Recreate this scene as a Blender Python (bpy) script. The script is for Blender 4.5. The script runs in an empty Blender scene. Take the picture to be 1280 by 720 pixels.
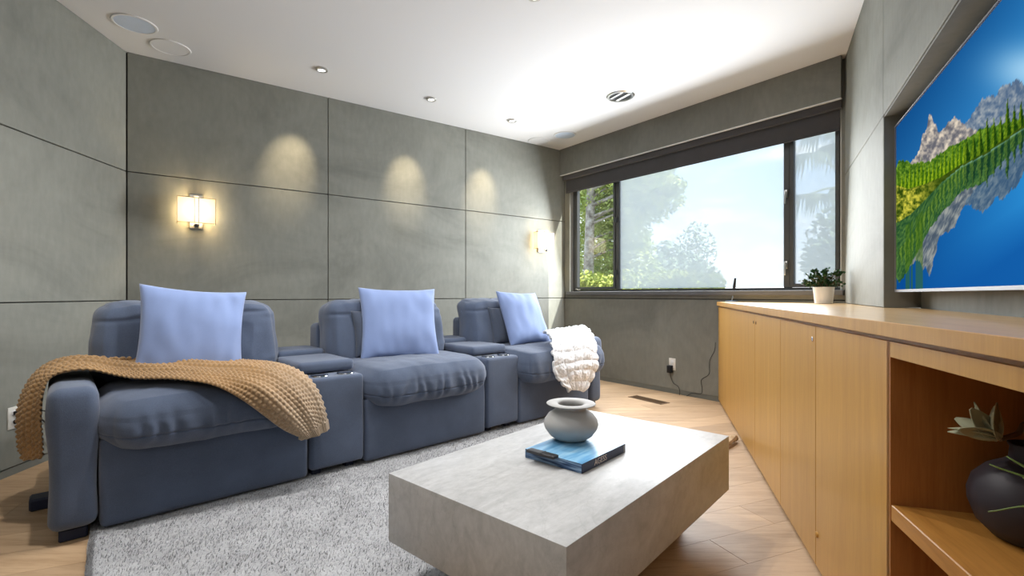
import bpy, bmesh, math, random
import numpy as np
from mathutils import Vector, Matrix, noise as mnoise

C = bpy.context.scene.collection
SC = bpy.context.scene
random.seed(7); np.random.seed(7)
R = math.radians

# ------------------------------------------------------------------ camera, world, lights, exposure
cd = bpy.data.cameras.new('camera'); cam = bpy.data.objects.new('camera', cd); C.objects.link(cam)
cam.location = (0, 0, 1.0); cam.rotation_euler = (R(90), 0, 0)
cd.sensor_width = 36; cd.lens = 605/1280*36; cd.shift_y = 8/1280; cd.clip_start = .02; cd.clip_end = 300
SC.camera = cam
SC.view_settings.view_transform = 'Standard'; SC.view_settings.look = 'None'
SC.view_settings.gamma = 1; SC.view_settings.use_curve_mapping = False
SC.view_settings.exposure = 0.5

def setup_world():
    w = bpy.data.worlds.new('sky'); SC.world = w; w.use_nodes = True
    nt = w.node_tree; N = nt.nodes; L = nt.links; N.clear()
    out = N.new('ShaderNodeOutputWorld'); bg = N.new('ShaderNodeBackground'); L.new(bg.outputs[0], out.inputs[0])
    tc = N.new('ShaderNodeTexCoord'); sp = N.new('ShaderNodeSeparateXYZ'); L.new(tc.outputs['Generated'], sp.inputs[0])
    rp = N.new('ShaderNodeValToRGB'); L.new(sp.outputs['Z'], rp.inputs[0])
    e = rp.color_ramp.elements; e[0].position = -.02; e[0].color = (.86, .88, .90, 1); e[1].position = .5; e[1].color = (.23, .42, .74, 1)
    m = e.new(.10); m.color = (.68, .80, .92, 1)
    m = e.new(.26); m.color = (.38, .58, .86, 1)
    mp = N.new('ShaderNodeMapping'); mp.inputs['Scale'].default_value = (2.6, 2.6, 9); mp.inputs['Location'].default_value = (.4, .1, .3)
    L.new(tc.outputs['Generated'], mp.inputs[0])
    nz = N.new('ShaderNodeTexNoise'); nz.inputs['Scale'].default_value = 1.5; nz.inputs['Detail'].default_value = 8; nz.inputs['Roughness'].default_value = .6
    L.new(mp.outputs[0], nz.inputs['Vector'])
    cr = N.new('ShaderNodeValToRGB'); cr.color_ramp.elements[0].position = .46; cr.color_ramp.elements[1].position = .60
    L.new(nz.outputs['Fac'], cr.inputs[0])
    mx = N.new('ShaderNodeMixRGB'); L.new(cr.outputs[0], mx.inputs[0]); L.new(rp.outputs[0], mx.inputs[1]); mx.inputs[2].default_value = (.93, .94, .95, 1)
    L.new(mx.outputs[0], bg.inputs[0]); bg.inputs[1].default_value = 1.65
setup_world()

def add_light(name, kind, loc, energy, color=(1, 1, 1), aim=None, **kw):
    d = bpy.data.lights.new(name, kind); d.energy = energy; d.color = color
    for k, v in kw.items(): setattr(d, k, v)
    o = bpy.data.objects.new(name, d); C.objects.link(o); o.location = loc
    if aim is not None:
        o.rotation_euler = (Vector(aim)-Vector(loc)).to_track_quat('-Z', 'Y').to_euler()
    return o
# low-angle sun from beyond the window, slipping along the back wall
SUN_DIR = Vector((-.632, .318, -.707))
sun = add_light('sun', 'SUN', (9, 3, 9), 7.0, (1, .95, .86), angle=R(.6))
sun.rotation_euler = SUN_DIR.to_track_quat('-Z', 'Y').to_euler()
# added overhead fill lamp, out of view behind the camera
add_light('overhead_fill', 'AREA', (-.2, -1.0, 2.79), 34, (.97, .98, 1), aim=(-.2, -.4, 0), shape='RECTANGLE', size=3.6, size_y=1.7)
# skylight and sunlit hillside seen by the window
add_light('window_daylight', 'AREA', (1.525, 4.815, 1.65), 96, (.91, .955, 1), aim=(1.525-.785, 4.815-.619, 1.42), shape='RECTANGLE', size=2.75, size_y=1.1)

# ------------------------------------------------------------------ helpers
def finish(name, bm, mat=None, parent=None, smooth=False, loc=None, rot=None):
    me = bpy.data.meshes.new(name); bm.to_mesh(me); bm.free()
    return link(name, me, mat, parent, smooth, loc, rot)
def link(name, me, mat=None, parent=None, smooth=False, loc=None, rot=None):
    o = bpy.data.objects.new(name, me); C.objects.link(o)
    if mat and not me.materials: me.materials.append(mat)
    if smooth:
        me.polygons.foreach_set('use_smooth', [True]*len(me.polygons))
        if smooth != 'all':
            try: me.set_sharp_from_angle(angle=R(38))
            except Exception: pass
    if parent: o.parent = parent
    if loc is not None: o.location = loc
    if rot is not None: o.rotation_euler = rot
    return o
def tag(o, label=None, cat=None, group=None, kind=None):
    if label: o['label'] = label
    if cat: o['category'] = cat
    if group: o['group'] = group
    if kind: o['kind'] = kind
    return o
def thing(name, label, cat, loc=(0, 0, 0), rotz=0, group=None):
    o = bpy.data.objects.new(name, None); C.objects.link(o); o.location = loc; o.rotation_euler = (0, 0, rotz)
    o.empty_display_size = .05
    return tag(o, label, cat, group)
def box(bm, x0, x1, y0, y1, z0, z1, bev=0, seg=2, mat=None):
    r = bmesh.ops.create_cube(bm, size=1)
    vs = r['verts']
    for v in vs:
        v.co = Vector((x0+(v.co.x+.5)*(x1-x0), y0+(v.co.y+.5)*(y1-y0), z0+(v.co.z+.5)*(z1-z0)))
    if bev:
        es = list({e for v in vs for e in v.link_edges})
        r2 = bmesh.ops.bevel(bm, geom=es, offset=bev, segments=seg, affect='EDGES', profile=.5)
        vs = list({v for f in r2['faces'] for v in f.verts} | {v for v in vs if v.is_valid})
    if mat is not None: bmesh.ops.transform(bm, matrix=mat, verts=vs)
    return vs
def mbox(name, x0, x1, y0, y1, z0, z1, mat, parent=None, bev=0, seg=2, smooth=True, loc=None, rot=None):
    bm = bmesh.new(); box(bm, x0, x1, y0, y1, z0, z1, bev, seg)
    return finish(name, bm, mat, parent, smooth and bev > 0, loc, rot)
def lathe(bm, prof, seg=40, cx=0, cy=0, cap=True):
    rings = []
    for r, z in prof:
        rings.append([bm.verts.new((cx+r*math.cos(2*math.pi*i/seg), cy+r*math.sin(2*math.pi*i/seg), z)) for i in range(seg)])
    for a, b in zip(rings, rings[1:]):
        for i in range(seg):
            j = (i+1) % seg
            bm.faces.new((a[i], a[j], b[j], b[i]))
    if cap:
        bm.faces.new(rings[0][::-1]); bm.faces.new(rings[-1])
def catmull(pts, n):
    P = [Vector(p) for p in pts]; P = [2*P[0]-P[1]]+P+[2*P[-1]-P[-2]]; out = []
    for i in range(1, len(P)-2):
        for k in range(n):
            t = k/n; a, b, c, d = P[i-1], P[i], P[i+1], P[i+2]
            out.append(.5*((2*b)+(c-a)*t+(2*a-5*b+4*c-d)*t*t+(3*b-a-3*c+d)*t**3))
    out.append(P[-2]); return out
def tube(bm, pts, r, seg=8, sm=5):
    P = catmull(pts, sm) if sm > 1 else [Vector(p) for p in pts]
    rr = r if callable(r) else (lambda t: r)
    prev = None; rings = []
    for i, p in enumerate(P):
        d = (P[min(i+1, len(P)-1)]-P[max(i-1, 0)]).normalized()
        if prev is None:
            u = d.orthogonal().normalized()
        else:
            u = (prev-d*prev.dot(d)).normalized()
        prev = u; v = d.cross(u); q = rr(i/(len(P)-1))
        rings.append([bm.verts.new(p+q*(u*math.cos(2*math.pi*k/seg)+v*math.sin(2*math.pi*k/seg))) for k in range(seg)])
    for a, b in zip(rings, rings[1:]):
        for i in range(seg):
            j = (i+1) % seg; bm.faces.new((a[i], a[j], b[j], b[i]))
    bm.faces.new(rings[0][::-1]); bm.faces.new(rings[-1])
def grid_mesh(name, V, nu, nv, mat, parent=None, closed_u=False):
    """V: (nu,nv,3) array"""
    idx = np.arange(nu*nv).reshape(nu, nv)
    a = idx[:-1, :-1].ravel(); b = idx[1:, :-1].ravel(); c = idx[1:, 1:].ravel(); d = idx[:-1, 1:].ravel()
    me = bpy.data.meshes.new(name)
    me.from_pydata(V.reshape(-1, 3).tolist(), [], np.stack([a, b, c, d], 1).tolist())
    return link(name, me, mat, parent, 'all')
def vnoise(P, s, seed=0):
    return np.array([mnoise.noise(Vector((p[0]*s+seed*17.3, p[1]*s-seed*5.1, p[2]*s+seed*3.7))) for p in P])
def blob(name, size, n, mat, parent, sub=22, wr=.006, ws=9, seed=0, fn=None, loc=None, rot=None):
    """puffy box: a cube grid pushed onto a superellipsoid, then wrinkled"""
    bm = bmesh.new(); bmesh.ops.create_cube(bm, size=2)
    bmesh.ops.subdivide_edges(bm, edges=bm.edges[:], cuts=sub, use_grid_fill=True)
    hx, hy, hz = size[0]/2, size[1]/2, size[2]/2
    nx, ny, nz = n
    for v in bm.verts:
        p = v.co; m = max(abs(p.x), abs(p.y), abs(p.z))
        k = (abs(p.x)**nx+abs(p.y)**ny+abs(p.z)**nz)
        s = k**(-1/((nx+ny+nz)/3))
        q = p*s
        d = q.normalized()
        w = mnoise.noise(Vector((q.x*hx*ws+seed*11.7, q.y*hy*ws, q.z*hz*ws*.7)))+.5*mnoise.noise(Vector((q.x*hx*ws*2.3+seed, q.y*hy*ws*2.3, q.z*hz*ws)))
        c = Vector((q.x*hx, q.y*hy, q.z*hz))+d*w*wr
        if fn: c = fn(c, q)
        v.co = c
    return finish(name, bm, mat, parent, 'all', loc, rot)
def dirv(deg): return Vector((math.sin(R(deg)), math.cos(R(deg)), 0))
def frame_rot(deg):   # rotation about z that sends local +x onto the compass-like angle
    return R(90-deg)

# ------------------------------------------------------------------ materials
def mat_base(name, color, rough=.7, spec=.3, metal=0, **kw):
    m = bpy.data.materials.new(name); m.use_nodes = True
    b = m.node_tree.nodes['Principled BSDF']
    b.inputs['Base Color'].default_value = (*color, 1); b.inputs['Roughness'].default_value = rough
    b.inputs['Specular IOR Level'].default_value = spec; b.inputs['Metallic'].default_value = metal
    for k, v in kw.items(): b.inputs[k].default_value = v
    return m
def nodes(m): return m.node_tree.nodes, m.node_tree.links, m.node_tree.nodes['Principled BSDF']
def add_noise(N, L, scale, detail=4, rough=.55, mapscale=None, rotz=0, coord='Object', dist=0):
    tc = N.new('ShaderNodeTexCoord'); mp = N.new('ShaderNodeMapping'); L.new(tc.outputs[coord], mp.inputs[0])
    if mapscale: mp.inputs['Scale'].default_value = mapscale
    mp.inputs['Rotation'].default_value = (0, 0, rotz)
    nz = N.new('ShaderNodeTexNoise'); nz.inputs['Scale'].default_value = scale; nz.inputs['Detail'].default_value = detail
    nz.inputs['Roughness'].default_value = rough; nz.inputs['Distortion'].default_value = dist
    L.new(mp.outputs[0], nz.inputs['Vector']); return nz
def ramp(N, L, src, stops):
    r = N.new('ShaderNodeValToRGB'); L.new(src, r.inputs[0]); e = r.color_ramp.elements
    e[0].position, e[0].color = stops[0][0], (*stops[0][1], 1); e[1].position, e[1].color = stops[-1][0], (*stops[-1][1], 1)
    for p, c in stops[1:-1]: x = e.new(p); x.color = (*c, 1)
    return r
def bump(N, L, b, src, strength, dist=.01):
    n = N.new('ShaderNodeBump'); n.inputs['Strength'].default_value = strength; n.inputs['Distance'].default_value = dist
    L.new(src, n.inputs['Height']); L.new(n.outputs[0], b.inputs['Normal']); return n
def sc(c, k): return tuple(x*k for x in c)

def plaster(name, c):
    m = mat_base(name, c, .72, .25); N, L, b = nodes(m)
    n1 = add_noise(N, L, 1.1, 6, .62, (1, 1, 1.4), dist=.8); n2 = add_noise(N, L, 26, 5, .6, (1, 1, .35))
    r1 = ramp(N, L, n1.outputs['Fac'], [(.30, sc(c, .74)), (.5, c), (.72, sc(c, 1.16))])
    mx = N.new('ShaderNodeMixRGB'); mx.blend_type = 'OVERLAY'; mx.inputs[0].default_value = .16
    L.new(r1.outputs[0], mx.inputs[1]); L.new(n2.outputs['Fac'], mx.inputs[2]); L.new(mx.outputs[0], b.inputs['Base Color'])
    bump(N, L, b, n2.outputs['Fac'], .05, .004); return m
def fabric(name, c, wv=900, var=.25, rough=.9, bs=.35):
    m = mat_base(name, c, rough, .15); N, L, b = nodes(m)
    b.inputs['Sheen Weight'].default_value = .25; b.inputs['Sheen Roughness'].default_value = .6
    n1 = add_noise(N, L, wv*.35, 3, .7); n2 = add_noise(N, L, 5, 5, .6)
    mx = N.new('ShaderNodeMath'); mx.operation = 'MULTIPLY_ADD'; mx.inputs[1].default_value = .55
    L.new(n1.outputs['Fac'], mx.inputs[0])
    h = N.new('ShaderNodeMath'); h.operation = 'MULTIPLY'; h.inputs[1].default_value = .45; L.new(n2.outputs['Fac'], h.inputs[0]); L.new(h.outputs[0], mx.inputs[2])
    r1 = ramp(N, L, mx.outputs[0], [(.36, sc(c, 1-var)), (.5, c), (.64, sc(c, 1+var))]); L.new(r1.outputs[0], b.inputs['Base Color'])
    bump(N, L, b, n1.outputs['Fac'], bs, .002); return m
def wood(name, c, dark, rough, scale=(1, 1, 1), rotz=0, nscale=6, rnd=.0, bstr=.04, coat=0):
    m = mat_base(name, c, rough, .4); N, L, b = nodes(m)
    n1 = add_noise(N, L, nscale, 6, .62, scale, rotz, dist=.6); n2 = add_noise(N, L, nscale*9, 4, .6, scale, rotz)
    mx = N.new('ShaderNodeMath'); mx.operation = 'MULTIPLY_ADD'; mx.inputs[1].default_value = .35
    L.new(n2.outputs['Fac'], mx.inputs[0])
    h = N.new('ShaderNodeMath'); h.operation = 'MULTIPLY'; h.inputs[1].default_value = .65; L.new(n1.outputs['Fac'], h.inputs[0]); L.new(h.outputs[0], mx.inputs[2])
    r1 = ramp(N, L, mx.outputs[0], [(.34, dark), (.52, c), (.68, sc(c, 1.12))])
    last = r1.outputs[0]
    if rnd:
        oi = N.new('ShaderNodeObjectInfo'); rr = ramp(N, L, oi.outputs['Random'], [(0, (1-rnd, 1-rnd*1.1, 1-rnd*1.2)), (1, (1+rnd, 1+rnd*.95, 1+rnd*.9))])
        mm = N.new('ShaderNodeMixRGB'); mm.blend_type = 'MULTIPLY'; mm.inputs[0].default_value = 1
        L.new(last, mm.inputs[1]); L.new(rr.outputs[0], mm.inputs[2]); last = mm.outputs[0]
    L.new(last, b.inputs['Base Color']); bump(N, L, b, mx.outputs[0], bstr, .003)
    b.inputs['Coat Weight'].default_value = coat; b.inputs['Coat Roughness'].default_value = .12
    return m

M = {}
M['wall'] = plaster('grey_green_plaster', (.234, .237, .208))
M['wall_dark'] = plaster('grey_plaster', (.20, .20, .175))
M['joint'] = mat_base('joint_dark', (.035, .035, .03), .9)
M['ceiling'] = mat_base('ceiling_white', (.75, .75, .755), .9, .1)
M['base'] = mat_base('baseboard_grey', (.17, .175, .155), .6)
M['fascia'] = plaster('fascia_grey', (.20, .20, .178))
M['lit_edge'] = mat_base('lit_edge_pale', (.72, .72, .70), .5)
M['blind'] = fabric('charcoal_blind', (.052, .050, .054), 1200, .15)
M['frame'] = mat_base('dark_anodised', (.075, .078, .078), .42, .5, .35)
M['reveal'] = mat_base('reveal_grey', (.42, .43, .41), .6)
M['sill'] = mat_base('sill_grey', (.11, .11, .112), .5)
M['chrome'] = mat_base('brushed_nickel', (.62, .61, .58), .28, .5, 1)
M['steel'] = mat_base('cup_steel', (.75, .77, .8), .16, .5, 1)
M['sofa'] = fabric('slate_blue_linen', (.068, .091, .146), 900, .22)
M['sofa_dark'] = fabric('navy_linen', (.040, .052, .085), 900, .2)
M['sofa_foot'] = mat_base('navy_foot', (.014, .019, .042), .5)
M['peri'] = fabric('periwinkle_cotton', (.205, .280, .50), 1500, .06, .75, .12)
M['lumbar'] = fabric('dark_slate_linen', (.055, .07, .105), 900, .2)
M['rug'] = fabric('grey_shag', (.335, .335, .342), 260, .28, .95, .8)
M['floor'] = wood('oak_plank', (.46, .315, .19), (.33, .21, .112), .5, (1.0, 14, 1), R(-22.3), 1.6, .13, .05)
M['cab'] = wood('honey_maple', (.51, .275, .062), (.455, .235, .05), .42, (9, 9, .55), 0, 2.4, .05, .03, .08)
M['cab_in_shade'] = wood('shaded_maple_inside', (.42, .165, .040), (.33, .12, .026), .45, (9, 9, .55), 0, 2.4, .04, .03, 0)  # niche shade put into a darker, redder copy of the maple
M['cab_shelf'] = wood('orange_maple_shelf', (.46, .21, .045), (.36, .155, .03), .4, (.8, 10, 10), R(-73.4), 2.2, 0, .02, .1)
M['cabtop'] = wood('lit_maple_top', (.72, .46, .21), (.60, .36, .15), .28, (.8, 10, 1), R(-73.4), 2.2, 0, .02, .35)  # paler than the fronts: window light put into the top's colour
M['white_cer'] = mat_base('white_ceramic', (.74, .73, .71), .5, .3)
M['grey_cer'] = mat_base('matte_grey_ceramic', (.42, .415, .405), .75, .2)
M['black'] = mat_base('black_plastic', (.012, .012, .014), .45)
M['dgrey'] = mat_base('dark_grey_plastic', (.045, .045, .05), .4)
M['plate'] = mat_base('ivory_plate', (.70, .68, .63), .45)
M['white'] = mat_base('white_plastic', (.75, .75, .75), .5)
M['bezel'] = mat_base('grey_bezel', (.22, .22, .23), .4, .3)
M['speakblue'] = fabric('pale_blue_grille', (.52, .60, .72), 1600, .1)
M['bluegrey'] = mat_base('blue_grey_base', (.12, .17, .24), .4)
M['leaf'] = mat_base('dark_leaf', (.022, .07, .022), .5, .3)
M['vase_dark'] = mat_base('dark_plum_ceramic', (.030, .025, .032), .55, .4)
M['petal'] = mat_base('sage_petal', (.36, .36, .235), .6, .3)
M['petal_dark'] = mat_base('plum_petal', (.10, .065, .075), .6)
M['twig'] = mat_base('brown_twig', (.15, .09, .05), .7)
M['blade'] = mat_base('grass_blade', (.13, .19, .045), .5)
M['rope'] = fabric('jute_rope', (.40, .27, .14), 500, .3)
M['ventwood'] = mat_base('brown_grille', (.12, .065, .025), .5)
def marble():
    m = mat_base('grey_marble', (.5, .5, .49), .40, .18); N, L, b = nodes(m)
    n1 = add_noise(N, L, 4.5, 10, .68, (1, 3.0, 1.6), R(25), dist=1.0); n2 = add_noise(N, L, 30, 6, .7, (1, 1.5, 1))
    r1 = ramp(N, L, n1.outputs['Fac'], [(.30, (.385, .385, .385)), (.46, (.45, .45, .448)), (.60, (.50, .50, .498)), (.75, (.54, .54, .54))])
    n3 = add_noise(N, L, 2.1, 8, .6, (1, 1, 1), dist=2.5)
    v = ramp(N, L, n3.outputs['Fac'], [(.485, (1, 1, 1)), (.50, (.72, .71, .70)), (.515, (1, 1, 1))])
    mm = N.new('ShaderNodeMixRGB'); mm.blend_type = 'MULTIPLY'; mm.inputs[0].default_value = .30; L.new(r1.outputs[0], mm.inputs[1]); L.new(v.outputs[0], mm.inputs[2])
    m2 = N.new('ShaderNodeMixRGB'); m2.blend_type = 'OVERLAY'; m2.inputs[0].default_value = .22; L.new(mm.outputs[0], m2.inputs[1]); L.new(n2.outputs['Fac'], m2.inputs[2])
    L.new(m2.outputs[0], b.inputs['Base Color']); b.inputs['Coat Weight'].default_value = .03; b.inputs['Coat Roughness'].default_value = .05; return m
M['marble'] = marble()
def emis(name, c, s):
    m = bpy.data.materials.new(name); m.use_nodes = True; N = m.node_tree.nodes; L = m.node_tree.links; N.clear()
    o = N.new('ShaderNodeOutputMaterial'); e = N.new('ShaderNodeEmission'); e.inputs[0].default_value = (*c, 1); e.inputs[1].default_value = s
    L.new(e.outputs[0], o.inputs[0]); return m
M['bulb'] = emis('lamp_lens', (1, .96, .88), 4.0)
def shade_mat():
    m = mat_base('lit_shade', (.8, .7, .5), .8); N, L, b = nodes(m)
    tc = N.new('ShaderNodeTexCoord'); ln = N.new('ShaderNodeVectorMath'); ln.operation = 'LENGTH'
    mp = N.new('ShaderNodeMapping'); mp.inputs['Scale'].default_value = (1.0, .0, 1.1); L.new(tc.outputs['Object'], mp.inputs[0]); L.new(mp.outputs[0], ln.inputs[0])
    r = ramp(N, L, ln.outputs['Value'], [(0, (1.0, .95, .80)), (.05, (1, .88, .62)), (.15, (.78, .52, .25))])
    L.new(r.outputs[0], b.inputs['Emission Color']); b.inputs['Emission Strength'].default_value = 1.05; return m
M['shade'] = shade_mat()
def vcol_mat(name, attr, emit=0, rough=.4):
    m = mat_base(name, (.02, .02, .02), rough, .3); N, L, b = nodes(m)
    a = N.new('ShaderNodeAttribute'); a.attribute_name = attr
    if emit:
        b.inputs['Specular IOR Level'].default_value = .05
        L.new(a.outputs['Color'], b.inputs['Emission Color']); b.inputs['Emission Strength'].default_value = emit
    else: L.new(a.outputs['Color'], b.inputs['Base Color'])
    return m
M['screen'] = emis('screen_picture', (0, 0, 0), .80)
N_, L_, _b = M['screen'].node_tree.nodes, M['screen'].node_tree.links, None
_a = N_.new('ShaderNodeAttribute'); _a.attribute_name = 'picture'; L_.new(_a.outputs['Color'], N_['Emission'].inputs[0])
M['bookcover'] = vcol_mat('book_print', 'picture', 0, .35)
def leafmat(name, c1, c2, c3, sc_=3.0):
    m = mat_base(name, c2, .6, .2); N, L, b = nodes(m)
    nz = add_noise(N, L, sc_, 4, .6); r = ramp(N, L, nz.outputs['Fac'], [(.3, c1), (.5, c2), (.68, c3)]); L.new(r.outputs[0], b.inputs['Base Color'])
    return m
M['pine'] = leafmat('pine_needles', (.18, .24, .05), (.46, .54, .15), (.72, .72, .30))
M['hedge'] = leafmat('hedge_leaves', (.24, .30, .06), (.46, .52, .12), (.66, .66, .2), 5)
M['shrub'] = leafmat('grey_green_leaves', (.16, .22, .14), (.28, .35, .22), (.40, .46, .32))
M['palm'] = leafmat('palm_leaves', (.13, .17, .10), (.20, .25, .15), (.3, .34, .22))
M['bark'] = leafmat('pale_bark', (.12, .09, .07), (.38, .33, .28), (.6, .56, .5), 9)
M['ground'] = leafmat('hillside', (.12, .14, .05), (.2, .2, .09), (.3, .27, .15), .8)
def glass(name, haze):
    m = bpy.data.materials.new(name); m.use_nodes = True; N = m.node_tree.nodes; L = m.node_tree.links; N.clear()
    o = N.new('ShaderNodeOutputMaterial'); t = N.new('ShaderNodeBsdfTransparent'); t.inputs[0].default_value = (.96, .98, .98, 1)
    g = N.new('ShaderNodeBsdfGlossy'); g.inputs['Roughness'].default_value = .02
    a = N.new('ShaderNodeMixShader'); a.inputs[0].default_value = .04; L.new(t.outputs[0], a.inputs[1]); L.new(g.outputs[0], a.inputs[2])
    if haze:
        tr = N.new('ShaderNodeBsdfTranslucent'); tr.inputs[0].default_value = (.95, .96, 1, 1)
        b = N.new('ShaderNodeMixShader'); b.inputs[0].default_value = haze; L.new(a.outputs[0], b.inputs[1]); L.new(tr.outputs[0], b.inputs[2]); a = b
    L.new(a.outputs[0], o.inputs[0]); return m
M['glass'] = glass('clear_glass', 0); M['glass_haze'] = glass('dusty_glass', .44); M['glass_haze_more'] = glass('very_dusty_glass', .54)

# ------------------------------------------------------------------ room geometry (metres; camera at the origin, 1 m up)
AB = Vector((-2.873, 3.604, 0)); BC = Vector((.665, 6.109, 0)); CD = Vector((2.550, 3.706, 0))
H = 2.808; Z1 = .954; Z2 = 1.917
dB = (BC-AB).normalized(); angB = math.degrees(math.atan2(dB.x, dB.y)); LB = (BC-AB).length
dC = (CD-BC).normalized(); LC = (CD-BC).length
dA = -dirv(-6.98); dD = -dirv(27.86)
def frame(P, d):      # local +x along d, +y = 90 deg counter-clockwise
    return Matrix.Translation(P) @ Matrix.Rotation(math.atan2(d.y, d.x), 4, 'Z')
def struct(name, mat4=None):
    o = bpy.data.objects.new(name, None); C.objects.link(o); o['kind'] = 'structure'
    if mat4 is not None: o.matrix_world = mat4
    return o
def slab(name, mat4, x0, x1, y0, y1, z0, z1, mat):
    bm = bmesh.new(); box(bm, x0, x1, y0, y1, z0, z1); o = finish(name, bm, mat); o.matrix_world = mat4; o['kind'] = 'structure'; return o

# wall_back: local x runs from the left corner to the window corner, room is on -y
FB = frame(AB, dB)
wb = slab('wall_back', FB, -.05, LB+.12, .022, .16, 0, H, M['joint'])
G = .003
zs = [(.045, Z1), (Z1, Z2), (Z2, H)]
def panel(parent, x0, x1, z0, z1, gx0=G, gx1=G, gz0=G, gz1=G, y0=0, y1=.0215, mat=None):
    return mbox('panel', x0+gx0, x1-gx1, y0, y1, z0+gz0, z1-gz1, mat or M['wall'], parent, .003, 1, False)
for i in range(3):
    for j, (a, b) in enumerate(zs):
        panel(wb, [0, 1.451, 2.90][i], [1.451, 2.90, LB][i], a, b, gx0=.007 if i == 0 else G, gx1=0 if i == 2 else G, gz1=0 if j == 2 else G)
bb = slab('baseboard_back', FB, .01, LB, .008, .0215, 0, .04, M['base'])
# wall_left: from the corner towards the photographer; room is on the +y side of its local frame
FA = frame(AB, dA); LA = 5.75
wl = slab('wall_left', FA, -.05, LA, -.16, -.022, 0, H, M['joint'])
for i in range(4):
    for j, (a, b) in enumerate(zs):
        panel(wl, i*1.45, min((i+1)*1.45, LA), a, b, gx0=0 if i == 0 else G, gz1=0 if j == 2 else G, y0=-.0215, y1=0)
slab('baseboard_left', FA, 0, LA, -.0215, -.006, 0, .042, M['base'])
# wall_far (with the window): local x from the back corner to the right wall, room is on -y
FC = frame(BC, dC)
WX0, WX1, WZ0, WZ1 = .085, LC-.02, 1.035, 2.44
wf = struct('wall_far', FC)
for nm, a in (('panel', (0, LC+.1, 0, .0195, .045, Z1-.004)), ('panel', (0, LC+.1, .006, .0195, Z1+.004, WZ0-.006)),
              ('panel', (0, LC+.1, 0, .14, WZ1, H)), ('panel', (0, WX0, 0, .14, WZ0-.006, WZ1)), ('panel', (WX1, LC+.1, 0, .14, WZ0-.006, WZ1))):
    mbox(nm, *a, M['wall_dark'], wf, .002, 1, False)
mbox('backing', -.1, LC+.1, .02, .138, 0, WZ0-.01, M['joint'], wf)
slab('baseboard_far', FC, 0, LC, .004, .0195, 0, .045, M['base'])
# fascia that hides the blind
so = slab('trim_1', FC, .0, LC, -.085, -.062, 2.487, H, M['fascia'])
slab('fascia_lit_edge', FC, .0, LC, -.0855, -.0615, 2.4795, 2.487, M['lit_edge'])  # pale strip painted in for the lit underside of the fascia

# ------------------------------------------------------------------ window
win = struct('window_1', FC)
def fb(name, x0, x1, z0, z1, y0=.05, y1=.11, mat='frame'): return mbox(name, x0, x1, y0, y1, z0, z1, M[mat], win, .004, 1, False)
def wx(px):      # wall_far local x seen at a pixel column (used only to read positions off)
    u = (px-640)/605; return (u*BC.y-BC.x)/(dC.x-u*dC.y)
mbox('reveal', WX0+.001, WX0+.012, -.0, .135, WZ0, WZ1, M['reveal'], win)
mbox('reveal', WX1-.012, WX1-.001, -.0, .135, WZ0, WZ1, M['reveal'], win)
mbox('sill', .055, LC-.004, -.03, .13, .992, WZ0, M['sill'], win, .004, 1, False)
XM1, XM2 = wx(768), wx(984)
fb('frame', WX0+.012, WX1-.012, WZ1-.05, WZ1); fb('frame', WX0+.012, WX1-.012, WZ0, WZ0+.022)
fb('frame', WX0+.012, WX0+.06, WZ0+.022, WZ1-.05); fb('frame', WX1-.03, WX1-.012, WZ0+.022, WZ1-.05)
fb('mullion', XM1-.025, XM1+.025, WZ0+.022, WZ1-.05)
fb('mullion', XM2-.05, XM2+.0, WZ0+.022, WZ1-.05)
def casement(x0, x1, w=.035):
    for a in ((x0, x0+w, WZ0+.024, WZ1-.052), (x1-w, x1, WZ0+.024, WZ1-.052), (x0+w, x1-w, WZ0+.024, WZ0+.024+w), (x0+w, x1-w, WZ1-.052-w, WZ1-.052)):
        mbox('sash', a[0], a[1], .042, .095, a[2], a[3], M['frame'], win, .003, 1, False)
casement(WX0+.061, XM1-.026, .03); casement(XM2+.001, WX1-.031, .03)
def pane(x0, x1, m):
    mbox('pane', x0, x1, .072, .078, WZ0+.03, WZ1-.06, M[m], win)
pane(WX0+.09, XM1-.055, 'glass'); pane(XM1+.025, XM2-.05, 'glass_haze'); pane(XM2+.03, WX1-.06, 'glass_haze_more')
for z in (1.25, 1.85):
    bm = bmesh.new(); box(bm, XM2-.035, XM2-.012, .028, .05, z-.035, z+.03, .003); box(bm, XM2-.03, XM2-.018, .008, .03, z-.09, z+.02, .004)
    finish('handle', bm, M['chrome'], win, True)
    bm = bmesh.new(); box(bm, XM1-.02, XM1-.002, .03, .05, z-.03, z+.03, .003); box(bm, XM1-.016, XM1-.006, .012, .03, z-.06, z+.02, .003)
    finish('handle', bm, M['frame'], win, True)
bm = bmesh.new(); tube(bm, [(WX0+.075, .03, 1.062), (WX0+.10, .02, 1.066), (WX0+.125, .022, 1.056), (WX0+.16, .028, 1.056)], .007, 8)
finish('stay', bm, M['chrome'], win, True)

mbox('added_sun_block', LC+.12, LC+.35, .0, 1.22, -.6, 6.5, M['wall_dark'], wf)  # unseen wall added outside to keep sun off most of the window

# roller blind behind the fascia
rb = thing('roller_blind', 'charcoal roller blind, partly lowered over the top of the window', 'blind'); rb.matrix_world = FC
bm = bmesh.new(); box(bm, .02, LC-.012, -.055, -.004, 2.425, 2.60, .004); finish('cassette', bm, M['blind'], rb, True)
mbox('fabric', .04, LC-.03, -.016, -.012, 2.275, 2.425, M['blind'], rb)
mbox('bottom_bar', .04, LC-.03, -.020, -.008, 2.262, 2.279, M['blind'], rb, .003, 1)

# ------------------------------------------------------------------ wall_right with the television recess; local x from the window corner, room is on -y
FD = frame(CD, dD)
wr = struct('wall_right', FD)
RX0, RX1, RZ1 = 1.389, 3.40, Z2-.006; RD = .15; ZC = .932
LD = 3.55
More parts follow.
